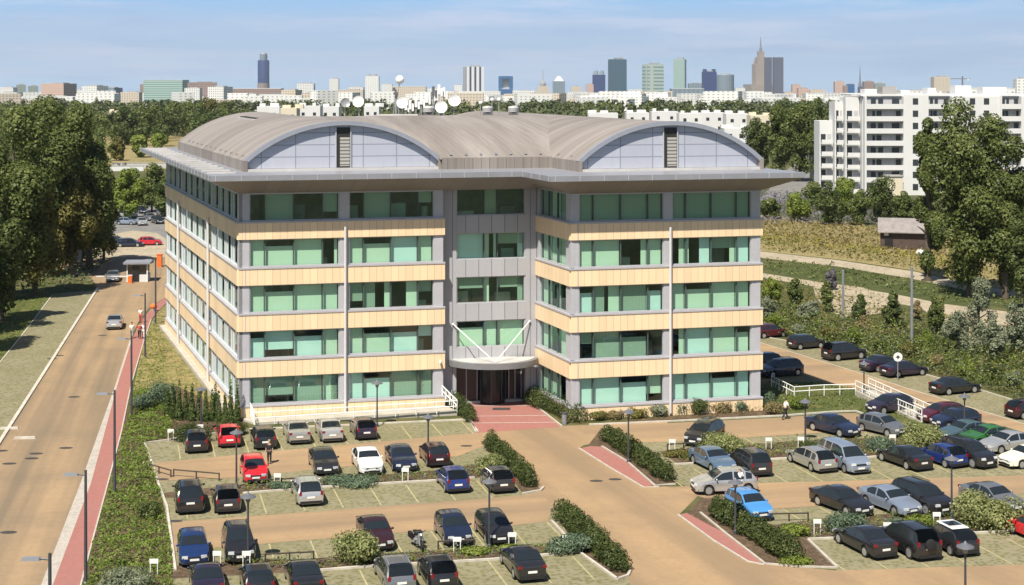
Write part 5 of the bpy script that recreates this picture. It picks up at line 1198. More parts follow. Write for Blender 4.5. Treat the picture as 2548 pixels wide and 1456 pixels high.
# ---------------------------------------------------------------- ground cover nobody could count
def cover(name,px_polys,h,mat,per_m2,size,layer=True,label=None):
    V=[]; seed=len(name)+h*7+per_m2
    for poly,frac in px_polys:
        P=[G(x,y) for x,y in poly]; xs=[p.x for p in P]; ys=[p.y for p in P]
        area=abs(sum(P[i].x*P[(i+1)%len(P)].y-P[(i+1)%len(P)].x*P[i].y for i in range(len(P))))/2
        n=int(area*per_m2*frac); bb=(max(xs)-min(xs))*(max(ys)-min(ys)); m=int(n*bb/max(area,1))
        q=np.column_stack([RNG.uniform(min(xs),max(xs),m),RNG.uniform(min(ys),max(ys),m)])
        ins=np.zeros(m,bool); k=len(P)
        for i in range(k):
            x1,y1,x2,y2=P[i].x,P[i].y,P[(i+1)%k].x,P[(i+1)%k].y
            c=((y1>q[:,1])!=(y2>q[:,1]))&(q[:,0]<(x2-x1)*(q[:,1]-y1)/((y2-y1) if y2!=y1 else 1e-9)+x1); ins^=c
        q=q[ins]; m=len(q)
        lump=0.5+0.5*np.sin(q[:,0]*1.3+2*np.sin(q[:,1]*0.5))*np.sin(q[:,1]*1.1+1.7*np.sin(q[:,0]*0.7))
        big=0.5+0.5*np.sin(q[:,0]*0.43+1.3*np.sin(q[:,1]*0.31)+seed)*np.sin(q[:,1]*0.37+1.1*np.sin(q[:,0]*0.23))
        z=h*(0.2+0.45*lump+0.75*big*lump)*RNG.random(m)**0.6
        nn=RNG.normal(size=(m,3))*0.55+np.array([0,-0.1,0.8]); nn/=np.linalg.norm(nn,axis=1,keepdims=True)
        V.append(leaf_arrays(np.column_stack([q,z+0.03]),nn,size*(0.6+0.8*RNG.random(m))))
    o=leaf_obj(name,np.concatenate(V),MATS[mat]); o['kind']='stuff'; return o
cover('ground_cover',[([(165,1600),(207,1456),(276,1197),(308,1074),(334,972),(400,965),(430,1062),(420,1090),(360,1106),(393,1200),(428,1370),(428,1600)],1.0)],0.5,'leaf_garden',60,0.17)
cover('ground_cover',[([(345,980),(430,1000),(600,1055),(600,1068),(360,1100),(330,1060)],0.8),([(165,1600),(207,1456),(276,1197),(310,1160),(395,1230),(426,1400),(400,1600)],0.35)],0.5,'leaf_hedge',14,0.17)
cover('lawn_grass',[([(332,975),(360,850),(380,802),(396,778),(414,758),(414,790),(596,1030),(430,1055)],1.0)],0.10,'leaf_ochre',9,0.16)
cover('lawn_grass',[([(332,975),(360,850),(384,805),(405,830),(420,960),(400,1000)],1.0)],0.25,'leaf_fresh',8,0.2)
cover('strip_planting',[([(590,1208),(840,1192),(1090,1172),(1180,1160),(1180,1184),(1075,1194),(799,1210),(604,1226)],1.0),([(440,1410),(664,1392),(729,1395),(998,1377),(1286,1359),(1400,1352),(1430,1372),(1349,1380),(1222,1391),(932,1407),(793,1418)],1.0),
   ([(1660,1124),(1690,1121),(2038,1095),(2200,1092),(2340,1080),(2400,1098),(2220,1131),(2146,1137),(1975,1138),(1700,1153)],1.0),([(1940,1308),(2082,1289),(2400,1270),(2700,1255),(2700,1308),(2547,1318),(2431,1324),(2122,1336),(2020,1340)],1.0)],0.32,'leaf_fresh',22,0.15)
cover('strip_planting',[([(590,1208),(840,1192),(1090,1172),(1180,1160),(1180,1184),(1075,1194),(799,1210),(604,1226)],1.0),([(440,1410),(664,1392),(998,1377),(1286,1359),(1400,1352),(1430,1372),(1349,1380),(1222,1391),(932,1407),(793,1418)],1.0),
   ([(1660,1124),(2038,1095),(2200,1092),(2340,1080),(2400,1098),(2220,1131),(1975,1138),(1700,1153)],1.0),([(1940,1308),(2082,1289),(2400,1270),(2700,1255),(2700,1308),(2431,1324),(2122,1336),(2020,1340)],1.0)],0.5,'leaf_juniper',9,0.18)
cover('bank_planting',[([(1884,955),(2040,956),(2110,964),(2200,1004),(2290,1042),(2190,1040),(2127,1020),(1943,1026),(1884,1008)],1.0)],0.35,'leaf_oak',14,0.18)
cover('bank_planting',[([(1464,1054),(1880,1014),(1940,1012),(1943,1030),(1658,1045)],1.0)],0.4,'leaf_olive',7,0.18)
SB=[([(1884,832),(1884,765),(2000,780),(2110,800),(2300,822),(2547,850),(2700,870),(2700,1050),(2547,1000),(2440,968),(2240,910),(2090,868)],1.0)]
cover('shrub_bank',SB,1.25,'leaf_hedge',16,0.25); cover('shrub_bank',SB,1.9,'leaf_fresh',7,0.22); cover('shrub_bank',SB,2.0,'leaf_silver',4,0.22); cover('shrub_bank',SB,1.5,'leaf_olive',5,0.22)
cover('shrub_bank',[([(2010,815),(2110,802),(2330,830),(2330,850),(2200,852)],1.0)],1.4,'leaf_ochre',4,0.3)
cover('rough_grass',[([(1700,642),(1885,645),(2075,665),(2260,695),(2450,735),(2700,760),(2700,783),(2560,772),(2350,750),(2230,726),(2080,704),(1885,673),(1700,652)],1.0)],0.6,'leaf_oak',2.6,0.4)
cover('rough_grass',[([(1700,695),(1885,695),(2060,725),(2180,760),(2340,786),(2540,805),(2700,820),(2700,875),(2547,855),(2300,825),(2110,803),(1884,768)],1.0)],0.6,'leaf_olive',3.0,0.36)
cover('rough_grass',[([(1700,600),(1885,620),(2080,642),(2270,670),(2470,713),(2700,735),(2700,690),(2470,668),(2270,640),(2080,614),(1885,590)],1.0)],0.7,'leaf_olive',2.4,0.45)
cover('dry_grass',[([(1700,520),(1885,548),(2130,560),(2330,592),(2420,620),(2420,660),(2270,640),(2080,612),(1885,588)],1.0)],0.8,'leaf_ochre',2.2,0.5)
cover('dry_grass',[([(1885,600),(2080,622),(2270,648),(2440,690),(2400,650),(2250,628),(2080,600),(1885,574)],1.0)],0.8,'leaf_yellow',2.6,0.4)
cover('rough_grass',[([(1885,548),(2130,560),(2330,592),(2420,620),(2420,660),(2270,640),(2080,612),(1885,588)],1.0)],0.7,'leaf_olive',0.9,0.5)
cover('rough_grass',[([(1885,692),(2020,698),(2160,716),(2230,745),(2200,785),(2340,790),(2560,810),(2700,830),(2560,862),(2280,822),(2110,800),(1990,775),(1885,760)],1.0)],0.5,'leaf_olive',1.6,0.32)
cover('scrub',[([(1885,560),(1885,480),(1990,490),(2280,500),(2290,565),(2130,562)],1.0)],1.6,'leaf_mauve',2.4,0.5)
cover('verge_grass',[([(-300,1245),(-80,998),(0,900),(64,820),(128,733),(80,720),(-60,800),(-300,1050)],1.0)],0.15,'leaf_fresh',8,0.18)
cover('weeds',[([(150,722),(238,718),(225,684),(150,690),(130,715)],1.0)],0.9,'leaf_silver',3,0.3)
cover('undergrowth',[([(-60,760),(60,735),(220,690),(290,640),(300,600),(200,600),(-60,640)],1.0)],2.2,'leaf_dark',2.0,0.5)
# far wood that reads as one mass between here and the city
def wood(name,n,y0,y1,x0,x1,hts,mat,leaf,per,avoid=()):
    V=[]
    for i in range(n):
        Y=math.exp(random.uniform(math.log(y0),math.log(y1))); px=random.uniform(x0,x1)
        if any(a<=px<=b and ya<=Y<=yb for a,b,ya,yb in avoid): continue
        h=random.uniform(*hts)*(0.8 if Y<700 else 1.0); R=h*random.uniform(.28,.42); X=(px-CX)*Y/F
        bl=[(X+random.uniform(-.5,.5)*R,Y+random.uniform(-.5,.5)*R,gz(Y)+h*random.uniform(.35,.78),R*random.uniform(.45,.7),R*.55,h*.24) for _ in range(6)]
        k=int(per*(1.0 if Y<900 else 0.7)); c,nn=blob_points(bl,k,0.6); V.append(leaf_arrays(c,nn,leaf*(0.6+0.8*RNG.random(k))*(Y/800)**0.5))
    o=leaf_obj(name,np.concatenate(V),MATS[mat]); o['kind']='stuff'
random.seed(11)
AV=[(630,850,560,800),(1455,1925,520,800),(1950,2600,200,640),(250,560,200,620)]
wood('distant_wood',1500,1350,4200,-60,2600,(8,12),'leaf_far',3.0,45)
wood('far_wood',420,780,1400,-60,2600,(10,14.5),'leaf_far',2.2,110,AV)
wood('far_wood',240,800,1300,-60,2600,(9,14),'leaf_oak',2.0,110,AV)
wood('nearer_wood',90,420,760,-60,320,(11,17),'leaf_oak',1.5,160,AV)
wood('nearer_wood',120,600,780,840,1460,(9,13),'leaf_oak',1.6,150,AV)
wood('nearer_wood',70,560,820,1880,2090,(11,16),'leaf_dark',1.6,150,[(1455,1925,520,800)])
wood('nearer_wood',60,640,780,300,640,(10,15),'leaf_dark',1.6,150,AV)
# ================================================================ buildings around and the city skyline
def facade(name, wall, glass, floor=3.4, bay=3.2, fz=0.5, fx=0.7, rough=0.5, gl_rough=0.25):
    m,nt,out=newmat(name); b=principled(nt,out,wall,rough,0,0.4); oc=objco(nt)
    sp=N(nt,'ShaderNodeSeparateXYZ'); L(nt,oc,sp.inputs[0]); nrm=N(nt,'ShaderNodeTexCoord').outputs['Normal']; ns=N(nt,'ShaderNodeSeparateXYZ'); L(nt,nrm,ns.inputs[0])
    ax=math_(nt,'GREATER_THAN',math_(nt,'ABSOLUTE',ns.outputs[0]),0.7)
    s=math_(nt,'ADD',math_(nt,'MULTIPLY',sp.outputs[0],math_(nt,'SUBTRACT',1.0,ax)),math_(nt,'MULTIPLY',sp.outputs[1],ax))
    wz=math_(nt,'LESS_THAN',math_(nt,'FRACT',math_(nt,'DIVIDE',sp.outputs[2],floor)),fz)
    wx=math_(nt,'LESS_THAN',math_(nt,'FRACT',math_(nt,'ADD',math_(nt,'DIVIDE',s,bay),0.15)),fx)
    up=math_(nt,'LESS_THAN',math_(nt,'ABSOLUTE',ns.outputs[2]),0.5)
    k=math_(nt,'MULTIPLY',math_(nt,'MULTIPLY',wz,wx),up)
    c=mixc(nt,math_(nt,'MULTIPLY',noise(nt,oc,0.02,4),0.25),wall,tuple(q*0.7 for q in wall))
    c=mixc(nt,k,c,glass); L(nt,c,b.inputs['Base Color']); MATS[name]=m; return m
facade('f_white',(0.72,0.72,0.69),(0.13,0.15,0.18),3.0,3.4,0.4,0.42); facade('f_cream',(0.60,0.52,0.42),(0.24,0.22,0.20),3.0,3.4,0.45,0.45)
facade('f_pink',(0.58,0.42,0.35),(0.22,0.17,0.16),3.0,3.6,0.45,0.5); facade('f_greygreen',(0.30,0.34,0.31),(0.14,0.17,0.18),3.2,3.4,0.5,0.6)
facade('f_brown',(0.32,0.24,0.21),(0.16,0.13,0.13),3.2,3.6,0.5,0.6); facade('f_teal',(0.06,0.15,0.19),(0.02,0.06,0.09),3.6,6,0.7,0.9)
facade('f_bluedark',(0.04,0.07,0.19),(0.015,0.03,0.11),3.8,6,0.7,0.85); facade('f_mint',(0.42,0.52,0.46),(0.17,0.30,0.28),4.0,8,0.55,1.0)
facade('f_palegreen',(0.45,0.52,0.46),(0.16,0.27,0.26),14.0,60,0.45,0.75); facade('f_stripe',(0.74,0.75,0.76),(0.06,0.07,0.10),400,15,1.0,0.42)
facade('f_stone',(0.37,0.31,0.25),(0.22,0.18,0.16),4.5,7,0.5,0.45); facade('f_blue',(0.06,0.16,0.34),(0.03,0.09,0.22),4,6,0.7,0.85)
facade('f_slate',(0.12,0.13,0.17),(0.07,0.075,0.11),3.6,9,0.6,0.8); facade('f_greyglass',(0.24,0.29,0.33),(0.13,0.18,0.22),3.8,9,0.6,0.8); facade('f_whiteplain',(0.74,0.74,0.71),(0.35,0.35,0.36),3.0,5,0.4,0.4)
flat('roof_grey',(0.30,0.29,0.28),0.8,var=0.1,scale=0.1); flat('render_white',(0.62,0.62,0.61),0.7,var=0.04,scale=0.3); flat('win_dark',(0.035,0.04,0.045),0.15,var=0); flat('recess_grey',(0.42,0.42,0.43),0.7,var=0.08)
flat('render_cream',(0.62,0.55,0.42),0.7,var=0.05); flat('spire_metal',(0.16,0.17,0.19),0.5,var=0)
def block(x0,x1,ytop,Y,name,label,mat,cat='building',yaw=0.0,depth=None,roof='box',group='buildings of the far skyline',dz=0.0,mid=None):
    w_=(x1-x0)*Y/F; X=((x0+x1)/2-CX)*Y/F; z=H-(ytop-YH)*Y/F-gz(Y); d=depth or w_*0.8
    if yaw: k=math.cos(yaw)+d/w_*abs(math.sin(yaw)); w0=w_/k; d=d/k
    else: w0=w_
    t=thing(name,label,cat,(X,Y,gz(Y)),yaw,group); top=z
    m=MB()
    if roof in('box','plant'): m.box((0,0,z*0.48),(w0,d,z*0.96)); m.build('body',MATS[mat],t); q=MB(); q.box((w0*0.08,0,z*0.98),(w0*0.5,d*0.5,z*0.04)); q.build('roof_house',MATS['roof_grey'],t)
    elif roof=='flat':
        m.box((0,0,z/2),(w0,d,z)); m.build('body',MATS[mat],t); q=MB(); q.box((0,0,z+0.3),(w0*1.01,d*1.01,0.6)); q.build('parapet',MATS['render_white'],t)
    elif roof=='round':
        m.lathe([(w0/2,0),(w0/2,z*0.97),(w0*0.46,z)],n=24); m.v=[(a,b*d/w0*1.1,c) for a,b,c in m.v]; m.build('body',MATS[mat],t,smooth=30); q=MB(); q.lathe([(w0*0.3,z),(w0*0.3,z*1.02)],n=16); q.build('roof_house',MATS['roof_grey'],t)
    elif roof=='point':
        m.box((0,0,z*0.40),(w0,d,z*0.80)); m.build('body',MATS[mat],t); q=MB(); q.box((0,0,z*0.90),(w0*0.8,d*0.8,z*0.20),taper=0.25); q.build('crown',MATS['f_white'],t)
    return t,w0,d,z
BK=block
BK(-5,50,229,2500,'apartment_block','long low white block, first on the skyline from the left','f_white')
BK(39,66,209,3000,'apartment_block','grey green slab left of the pink block, left one','f_greygreen',yaw=.3); BK(68,97,212,2900,'apartment_block','grey green slab left of the pink block, right one','f_greygreen',yaw=.3)
BK(106,187,206,2400,'apartment_block','pink apartment block above the tall dark tree','f_pink',yaw=-.35)
BK(205,268,212,2300,'apartment_block','white and grey apartment block right of the pink block','f_white',yaw=-.5); BK(258,304,217,2500,'apartment_block','white and blue block with a grey side','f_greyglass',yaw=-.5)
BK(304,350,228,2100,'apartment_block','low cream block left of the glass striped slab','f_cream'); BK(366,462,200,2800,'office_slab','wide slab with white and green glass stripes','f_mint',roof='flat')
BK(462,544,203,2700,'apartment_block','brownish pink block right of the striped slab','f_brown',yaw=.2); BK(518,578,214,2000,'apartment_block','white block with a dark teal side wall','f_white',yaw=-.45); BK(577,702,221,2300,'office_slab','long low grey brown slab below the lone dark tower','f_brown',roof='flat',depth=30)
t,w0,d,z=BK(641,670,150,6800,'skyscraper','lone dark blue tower left of the barrel roofs','f_bluedark',roof='round')
m=MB(); m.lathe([(w0*.33,z*0.98),(w0*.33,z*1.15),(w0*.26,z*1.185)],n=20); m.build('crown',MATS['f_greyglass'],t,smooth=30); m=MB(); m.lathe([(w0*.52,0),(w0*.52,z*.42)],n=20); m.build('plinth',MATS['f_brown'],t,smooth=30)
BK(700,751,222,1900,'apartment_block','cream block just right of the long slab','f_cream',yaw=-.4); BK(741,782,206,3000,'apartment_block','hazy white block behind the cream one','f_white')
BK(820,843,194,4500,'tower_block','slim white tower with a dark stripe','f_white'); t,w0,d,z=BK(910,943,187,4200,'tower_block','white tower with two dark roof knobs','f_whiteplain')
for s in (-1,1): m=MB(); m.lathe([(w0*.1,z*.99),(w0*.1,z*1.03),(w0*.03,z*1.05)],(s*w0*.25,0,0),10); m.build('roof_knob',MATS['roof_grey'],t)
BK(949,976,208,4000,'apartment_block','pale hazy block beside the ball topped roof mast','f_white'); BK(975,1060,216,2600,'apartment_block','pale cream slab behind the roof aerials','f_cream',roof='flat',depth=25)
BK(1100,1150,226,2400,'apartment_block','low pale block left of the striped white tower','f_white')
t,w0,d,z=BK(1151,1204,163,4600,'skyscraper','white tower with dark vertical stripes','f_stripe',yaw=.25)
t,w0,d,z=BK(1240,1276,222,5200,'skyscraper','blue building with an arched white portal','f_blue',roof='flat',depth=30)
zt=H-(190-YH)*5200/F-gz(5200); m=MB(); th=w0*.26
for s in (-1,1): m.box((s*(w0/2-th/2),0,(z+zt)/2+.3),(th,28,zt-z)); 
m.box((0,0,zt-4),(w0-2*th,27,9)); m.build('arch',MATS['f_blue'],t); m=MB(); m.box((0,8,(z+zt)/2),(w0-2*th,6,zt-z-9)); m.build('portal',MATS['f_whiteplain'],t)
BK(1200,1245,226,2600,'apartment_block','low white block between the striped tower and blue arch','f_white'); BK(1275,1330,224,2500,'apartment_block','low white block right of the blue arch','f_white')
t,w0,d,z=BK(1335,1366,214,5000,'church','pale domed church with a thin spire on the skyline','f_cream',cat='church'); m=MB(); m.lathe([(w0*.22,z*.95),(w0*.24,z*1.15),(w0*.12,z*1.3),(w0*.03,z*1.42),(0.6,z*2.1)],n=12); m.build('spire',MATS['roof_grey'],t)
BK(1375,1405,190,5600,'skyscraper','grey tower with a pale pointed top','f_greyglass',roof='point'); BK(1410,1460,228,2600,'apartment_block','low white block right of the pointed grey tower','f_white')
BK(1457,1476,208,5200,'tower_block','small pink tower beside the bluish twin tops','f_pink')
t,w0,d,z=BK(1474,1505,186,6200,'skyscraper','bluish building with two rounded tops','f_bluedark',roof='flat')
for s in (-1,1): m=MB(); m.lathe([(w0*.19,z),(w0*.19,z*1.08),(w0*.12,z*1.16)],(s*w0*.24,0,0),14); m.build('turret',MATS['f_greyglass'],t,smooth=30)
BK(1513,1558,144,6800,'skyscraper','big square blue teal glass tower','f_teal',yaw=.2); BK(1500,1600,229,2700,'apartment_block','low white block below the blue teal tower','f_white',depth=30)
t,w0,d,z=BK(1598,1650,157,6000,'skyscraper','pale green tower with bold glass bands','f_palegreen',yaw=.3); BK(1674,1708,144,7000,'skyscraper','slim pale green tower behind a low wide hall','f_mint',yaw=-.3)
BK(1668,1748,221,3000,'exhibition_hall','low wide glassy hall on the skyline','f_greyglass',roof='flat',depth=40)
t,w0,d,z=BK(1747,1781,176,5600,'skyscraper','dark blue tower with a notched white top','f_bluedark')
for s in (-1,1): m=MB(); m.box((s*w0*.33,0,z*1.0),(w0*.2,d*.9,z*.10)); m.build('roof_horn',MATS['f_bluedark'],t)
BK(1783,1826,185,5800,'skyscraper','rounded grey glass tower','f_greyglass',roof='round'); BK(1820,1860,229,2800,'apartment_block','low white block left of the stepped stone tower','f_white')
# stepped stone tower with a needle
Y=7400; X=(1892-CX)*Y/F; t=thing('stepped_tower','stepped stone tower with a tall needle spire','tower',(X,Y,gz(Y)),.2,'buildings of the far skyline')
zz=lambda y: H-(y-YH)*7400/F-gz(7400); k=Y/F
m=MB(); m.box((-6*k,0,zz(210)/2),(58*k,58*k,zz(210))); m.build('base',MATS['f_stone'],t); m=MB(); m.box((-4*k,0,zz(160)/2),(28*k,28*k,zz(160))); m.build('shaft',MATS['f_stone'],t)
m=MB(); m.box((-1*k,0,(zz(160)+zz(143))/2),(21*k,21*k,zz(143)-zz(160))); m.box((0,0,(zz(143)+zz(128))/2),(14*k,14*k,zz(128)-zz(143))); m.build('crown',MATS['f_stone'],t)
m=MB(); m.lathe([(4*k,zz(128)),(3.4*k,zz(121)),(1.9*k,zz(117)),(1.4*k,zz(108)),(0.5*k,zz(92))],n=10); m.build('spire',MATS['spire_metal'],t)
for s in (-1,1):
    m=MB(); m.lathe([(2.2*k,zz(166)),(2.2*k,zz(155)),(0.4*k,zz(149))],(-4*k+s*13*k,0,0),8); m.build('corner_turret',MATS['f_stone'],t)
BK(1902,1919,143,6500,'skyscraper','narrow slate tower against the stepped stone tower','f_slate',roof='flat'); BK(1923,1947,143,6400,'skyscraper','wider slate tower right of the stepped stone tower','f_slate',roof='flat')
BK(1969,1990,209,4000,'apartment_block','small red brown block right of the slate towers','f_pink'); BK(1984,2010,218,3000,'apartment_block','small salmon block right of the slate towers','f_pink')
BK(2075,2098,201,4600,'tower_block','hazy pinkish slab above the left end of the white flats','f_pink'); BK(2106,2124,208,4400,'tower_block','small blue glass block above the white flats','f_blue')
BK(2097,2108,212,4200,'tower_block','narrow hazy slab left of the small blue glass block','f_brown'); BK(2147,2172,201,4300,'tower_block','brown tower above the white flats, left of a grey one','f_brown'); BK(2173,2200,206,4300,'tower_block','grey brown tower above the white flats, right of a brown one','f_greygreen')
t,w0,d,z=BK(2134,2144,215,5000,'church_tower','thin dark church tower above the white flats','f_slate',cat='tower'); m=MB(); m.lathe([(w0*.5,z),(w0*.2,z*1.4),(0.4,z*2.4)],n=8); m.build('spire',MATS['spire_metal'],t)
BK(2319,2359,189,3800,'tower_block','cream double tower block above the white flats','f_cream'); BK(2403,2512,221,1200,'apartment_block','long white rooftop storey behind the huge tree','f_whiteplain',roof='flat',depth=25); BK(2524,2560,193,1500,'apartment_block','white block at the right end of the skyline','f_whiteplain')
for x0,x1,yt,Y,mt,lab in [(0,38,216,2900,'f_white','white slab behind the first low block at the left edge'),(350,368,208,3000,'f_brown','narrow brown block just left of the striped slab'),(462,500,217,2300,'f_white','white block in front of the brownish pink one'),(186,206,222,2500,'f_white','small white block between the pink block and the next one'),(600,640,232,1700,'f_white','low white houses under the long grey brown slab'),(752,786,230,1800,'f_cream','low cream houses right of the cream block'),(868,905,215,3100,'f_white','white slab left of the knobbed white tower'),(1064,1100,219,3000,'f_white','white slab between the roof aerials and the striped tower'),(1130,1150,210,4200,'f_whiteplain','slim hazy tower left of the striped white tower'),(1420,1445,214,4000,'f_cream','hazy cream slab right of the pointed grey tower'),(1562,1596,222,3300,'f_white','white slab between blue teal and green banded towers'),(1712,1744,206,5200,'f_greyglass','hazy glass slab right of the slim pale green tower'),(1828,1852,218,3600,'f_white','white slab right of the rounded grey glass tower'),(2012,2050,222,3400,'f_cream','cream slab right of the salmon block'),(2204,2228,214,4300,'f_white','hazy white tower block right of the grey brown one')]:
    BK(x0,x1,yt,Y,'tower_block' if 'tower' in lab[:22] else 'apartment_block',lab,mt)
for i,(x0,x1,yt,Y,lab) in enumerate([(2000,2060,231,2600,'low white houses right of the slate towers'),(2230,2318,224,2400,'hazy low slab left of the cream double tower'),(2360,2400,226,2500,'hazy low slab right of the cream double tower'),(1650,1672,226,2600,'low white house between the two green towers'),(785,820,224,2400,'low hazy block left of the slim white tower'),(845,905,222,2500,'low hazy block right of the slim white tower'),(943,950,226,2200,'narrow grey block beside the white knobbed tower'),(1950,1972,228,2600,'low pale house right of the slate towers')]):
    BK(x0,x1,yt,Y,'apartment_block',lab,['f_white','f_cream'][i%2])
# low houses of the city that read as one mass between the woods and the towers
random.seed(21); m=MB(); m2_=MB()
for i in range(170):
    Y=math.exp(random.uniform(math.log(1600),math.log(3200))); px=random.uniform(1000,2600) if i%4 else random.uniform(-40,1000); h=random.uniform(11,22); w_=random.uniform(14,46)
    (m2_ if i%7==3 else m).box(((px-CX)*Y/F,Y,gz(Y)+h/2),(w_,random.uniform(12,25),h),rz=random.uniform(-.6,.6))
m.build('distant_houses',MATS['f_whiteplain'])['kind']='stuff'; m2_.build('distant_houses',MATS['f_cream'])['kind']='stuff'
# crane
Y=3600; X=(2394-CX)*Y/F; t=thing('tower_crane','thin tower crane above the white flats','crane',(X,Y,gz(Y)),0,'buildings of the far skyline'); zt=H-(190-YH)*Y/F-gz(Y)
m=MB(); m.box((0,0,zt/2),(3,3,zt)); m.build('mast',MATS['spire_metal'],t); m=MB(); m.box((-6,0,zt-6),(46,1.6,1.8)); m.build('jib',MATS['spire_metal'],t); m=MB(); m.box((13,0,zt-8),(5,2.5,4)); m.build('counterweight',MATS['render_white'],t)
# ---------------------------------------------------------------- low white terraces behind the roof
def terrace(x0,x1,ytop,Y,label,mat='render_white',n=6,yaw=0.0):
    w_=(x1-x0)*Y/F; X=((x0+x1)/2-CX)*Y/F; z=H-(ytop-YH)*Y/F
    t=thing('terrace_house',label,'house',(X,Y,0),yaw,'low white houses behind the office'); m=MB(); m.box((0,0,z*.46),(w_,12,z*.92)); m.build('wall',MATS[mat],t)
    r=random.Random(int(x0))
    for i in range(max(2,int(w_/6))): q=-w_/2+2+i*6; m=MB(); m.box((q,r.uniform(-3,3),z*.96),(r.uniform(1.5,4.5),3,z*r.uniform(.08,.14))); m.build('roof_house',MATS[mat],t)
    k=max(2,int(w_/5))
    for i in range(k):
        for zf in (.28,.62): m=MB(); m.box((-w_/2+w_*(i+.5)/k,-6.03,z*zf+z*.06),(1.5,.1,1.5)); m.build('window',MATS['win_dark'],t)
    return t
for a in [(644,700,258,760,'low white house above the left barrel roof, leftmost'),(702,742,262,730,'low white house with orange walls above the left gable','render_cream'),(744,800,257,765,'low white house above the left gable, next to the orange one'),(802,846,259,780,'low white house left of the grey dish'),
   (908,945,258,800,'low pale house between the leftmost white dish and the ball mast'),(1462,1535,276,760,'low white house above the valley of the roofs, leftmost of its row'),(1556,1612,275,770,'low white house above the left part of the right gable'),(1618,1684,272,780,'low white house above the crest of the right gable'),(1686,1742,276,740,'low white house just right of the right gable crest'),
   (1742,1800,275,760,'long white house right of the right gable, left half'),(1802,1860,277,720,'long white house right of the right gable, right half'),(1862,1918,281,700,'cream house touching the dark round tree','render_cream'),(1796,1852,312,560,'square white block low beside the right barrel roof')]:
    terrace(*a)
terrace(404-130,404-108,272,900,'small orange house among the left woods','render_cream')
# ---------------------------------------------------------------- white block of flats on the right
Y0=372.0
def W(px,py=None,Y=Y0): return PT(px,py if py is not None else YH,Y)
flats=thing('block_of_flats','large white block of flats with balconies behind the huge tree','building',tuple(W(2150).xy)+(0,)); fo=flats.location
k=Y0/F; X0=W(2150).x; zt=H-(243-YH)*k; FH=2.98
def fb(mb,x0,x1,y0,y1,z0,z1): return mb.box(((x0+x1)/2,(y0+y1)/2,(z0+z1)/2),(x1-x0,y1-y0,z1-z0))
xx=lambda px: (px-2150)*k
m=MB(); fb(m,0,xx(2252),2.2,24,0,zt); fb(m,xx(2252),xx(2305),0,24,0,zt+.6); fb(m,xx(2305),xx(2372),2.2,24,0,zt); fb(m,xx(2372),xx(2488),0.4,24,0,zt+.3); fb(m,xx(2488),xx(2545),2.2,24,0,zt); fb(m,xx(2545),xx(2640),0,24,0,zt+.3); m.build('wall',MATS['render_white'],flats)
m=MB(); fb(m,-.5,xx(2640),1.6,24.2,zt+.3,zt+.75); m.build('roof_edge',MATS['render_white'],flats)
for i,(a,b) in enumerate(((2170,2200),(2215,2250),(2262,2285),(2330,2350),(2400,2440),(2470,2530))):
    m=MB(); fb(m,xx(a),xx(b),8,13,zt+.7,zt+.7+[1.3,1.9,1.0,1.6,2.2,1.8][i]); m.build('roof_house',MATS['render_white' if i!=1 else 'roof_grey'],flats)
for a,b in ((2151,2252),(2305,2372),(2488,2545)):
    x0,x1=xx(a),xx(b)
    m=MB()
    for q in (x0+.0,x1-.45): fb(m,q,q+.45,0.0,2.3,0,zt+.3)
    m.build('balcony_fin',MATS['render_white'],flats)
    for f in range(8):
        z=f*FH+.35
        m=MB(); fb(m,x0+.46,x1-.46,0.05,2.19,z-.22,z); fb(m,x0+.46,x1-.46,0.05,.2,z,z+1.0); m.build('balcony',MATS['render_white'],flats)
        m=MB(); fb(m,x0+.46,x1-.46,2.12,2.19,z+.01,z+2.7); m.build('recess_wall',MATS['recess_grey'],flats)
        for q in ((.2,.32),(.38,.5),(.72,.9)) if f%2 else ((.24,.30),(.34,.46),(.82,.93)):
            m=MB(); fb(m,x0+(x1-x0)*q[0],x0+(x1-x0)*q[1],2.02,2.11,z+.1,z+2.25); w_=m.build('window',MATS['win_dark'],flats)
for px in (2277,2320 if False else 2420,2455,2590):
    for f in range(8):
        z=f*FH+1.25; yy=0.0 if px in (2277,2590) else .4
        m=MB(); fb(m,xx(px)-.65,xx(px)+.65,yy-.06,yy+.05,z,z+1.5); m.build('window',MATS['win_dark'],flats)
# stepped balcony wing running back to the left
wing_=thing('block_of_flats','white balcony wing stepping down left of the large flats','building',(X0-0.1,Y0+3,0)); 
m=MB(); steps=[(0,-3.4,zt),(-3.4,-5.4,zt-1.2),(-5.4,-8.6,zt-6.0)]
for i,(a,b,zz_) in enumerate(steps): fb(m,b,a,2+i*3,9+i*3,0,zz_)
m.build('wall',MATS['render_white'],wing_)
for i,(a,b,zz_) in enumerate(steps):
    nf=int(zz_/FH)
    for f in range(nf):
        z=f*FH+.3; y=2+i*3
        m=MB(); fb(m,b+.2,a-.25,y-1.7,y-.02,z-.2,z); fb(m,b+.2,a-.25,y-1.72,y-1.6,z,z+.95); m.build('balcony',MATS['render_white'],wing_)
        m=MB(); fb(m,b+.3,(a+b)/2-.1,y-.08,y-.01,z+.1,z+2.3); m.build('window',MATS['win_dark'],wing_); m=MB(); fb(m,(a+b)/2+.3,a-.3,y-.08,y-.01,z+.1,z+2.3); m.build('window',MATS['recess_grey'],wing_)
t=thing('house','small cream house low left of the balcony wing','house',tuple(PT(2045,330,430).xy)+(0,)); m=MB(); m.box((0,0,5.2),(5.5,8,10.4)); m.build('wall',MATS['render_cream'],t); m=MB(); m.box((0,0,10.8),(6.2,9,.8),taper=.6); m.build('roof',MATS['f_pink'],t)
for z in (2.5,6,9): m=MB(); m.box((0.5,-4.03,z),(1.6,.1,1.2)); m.build('window',MATS['win_dark'],t)
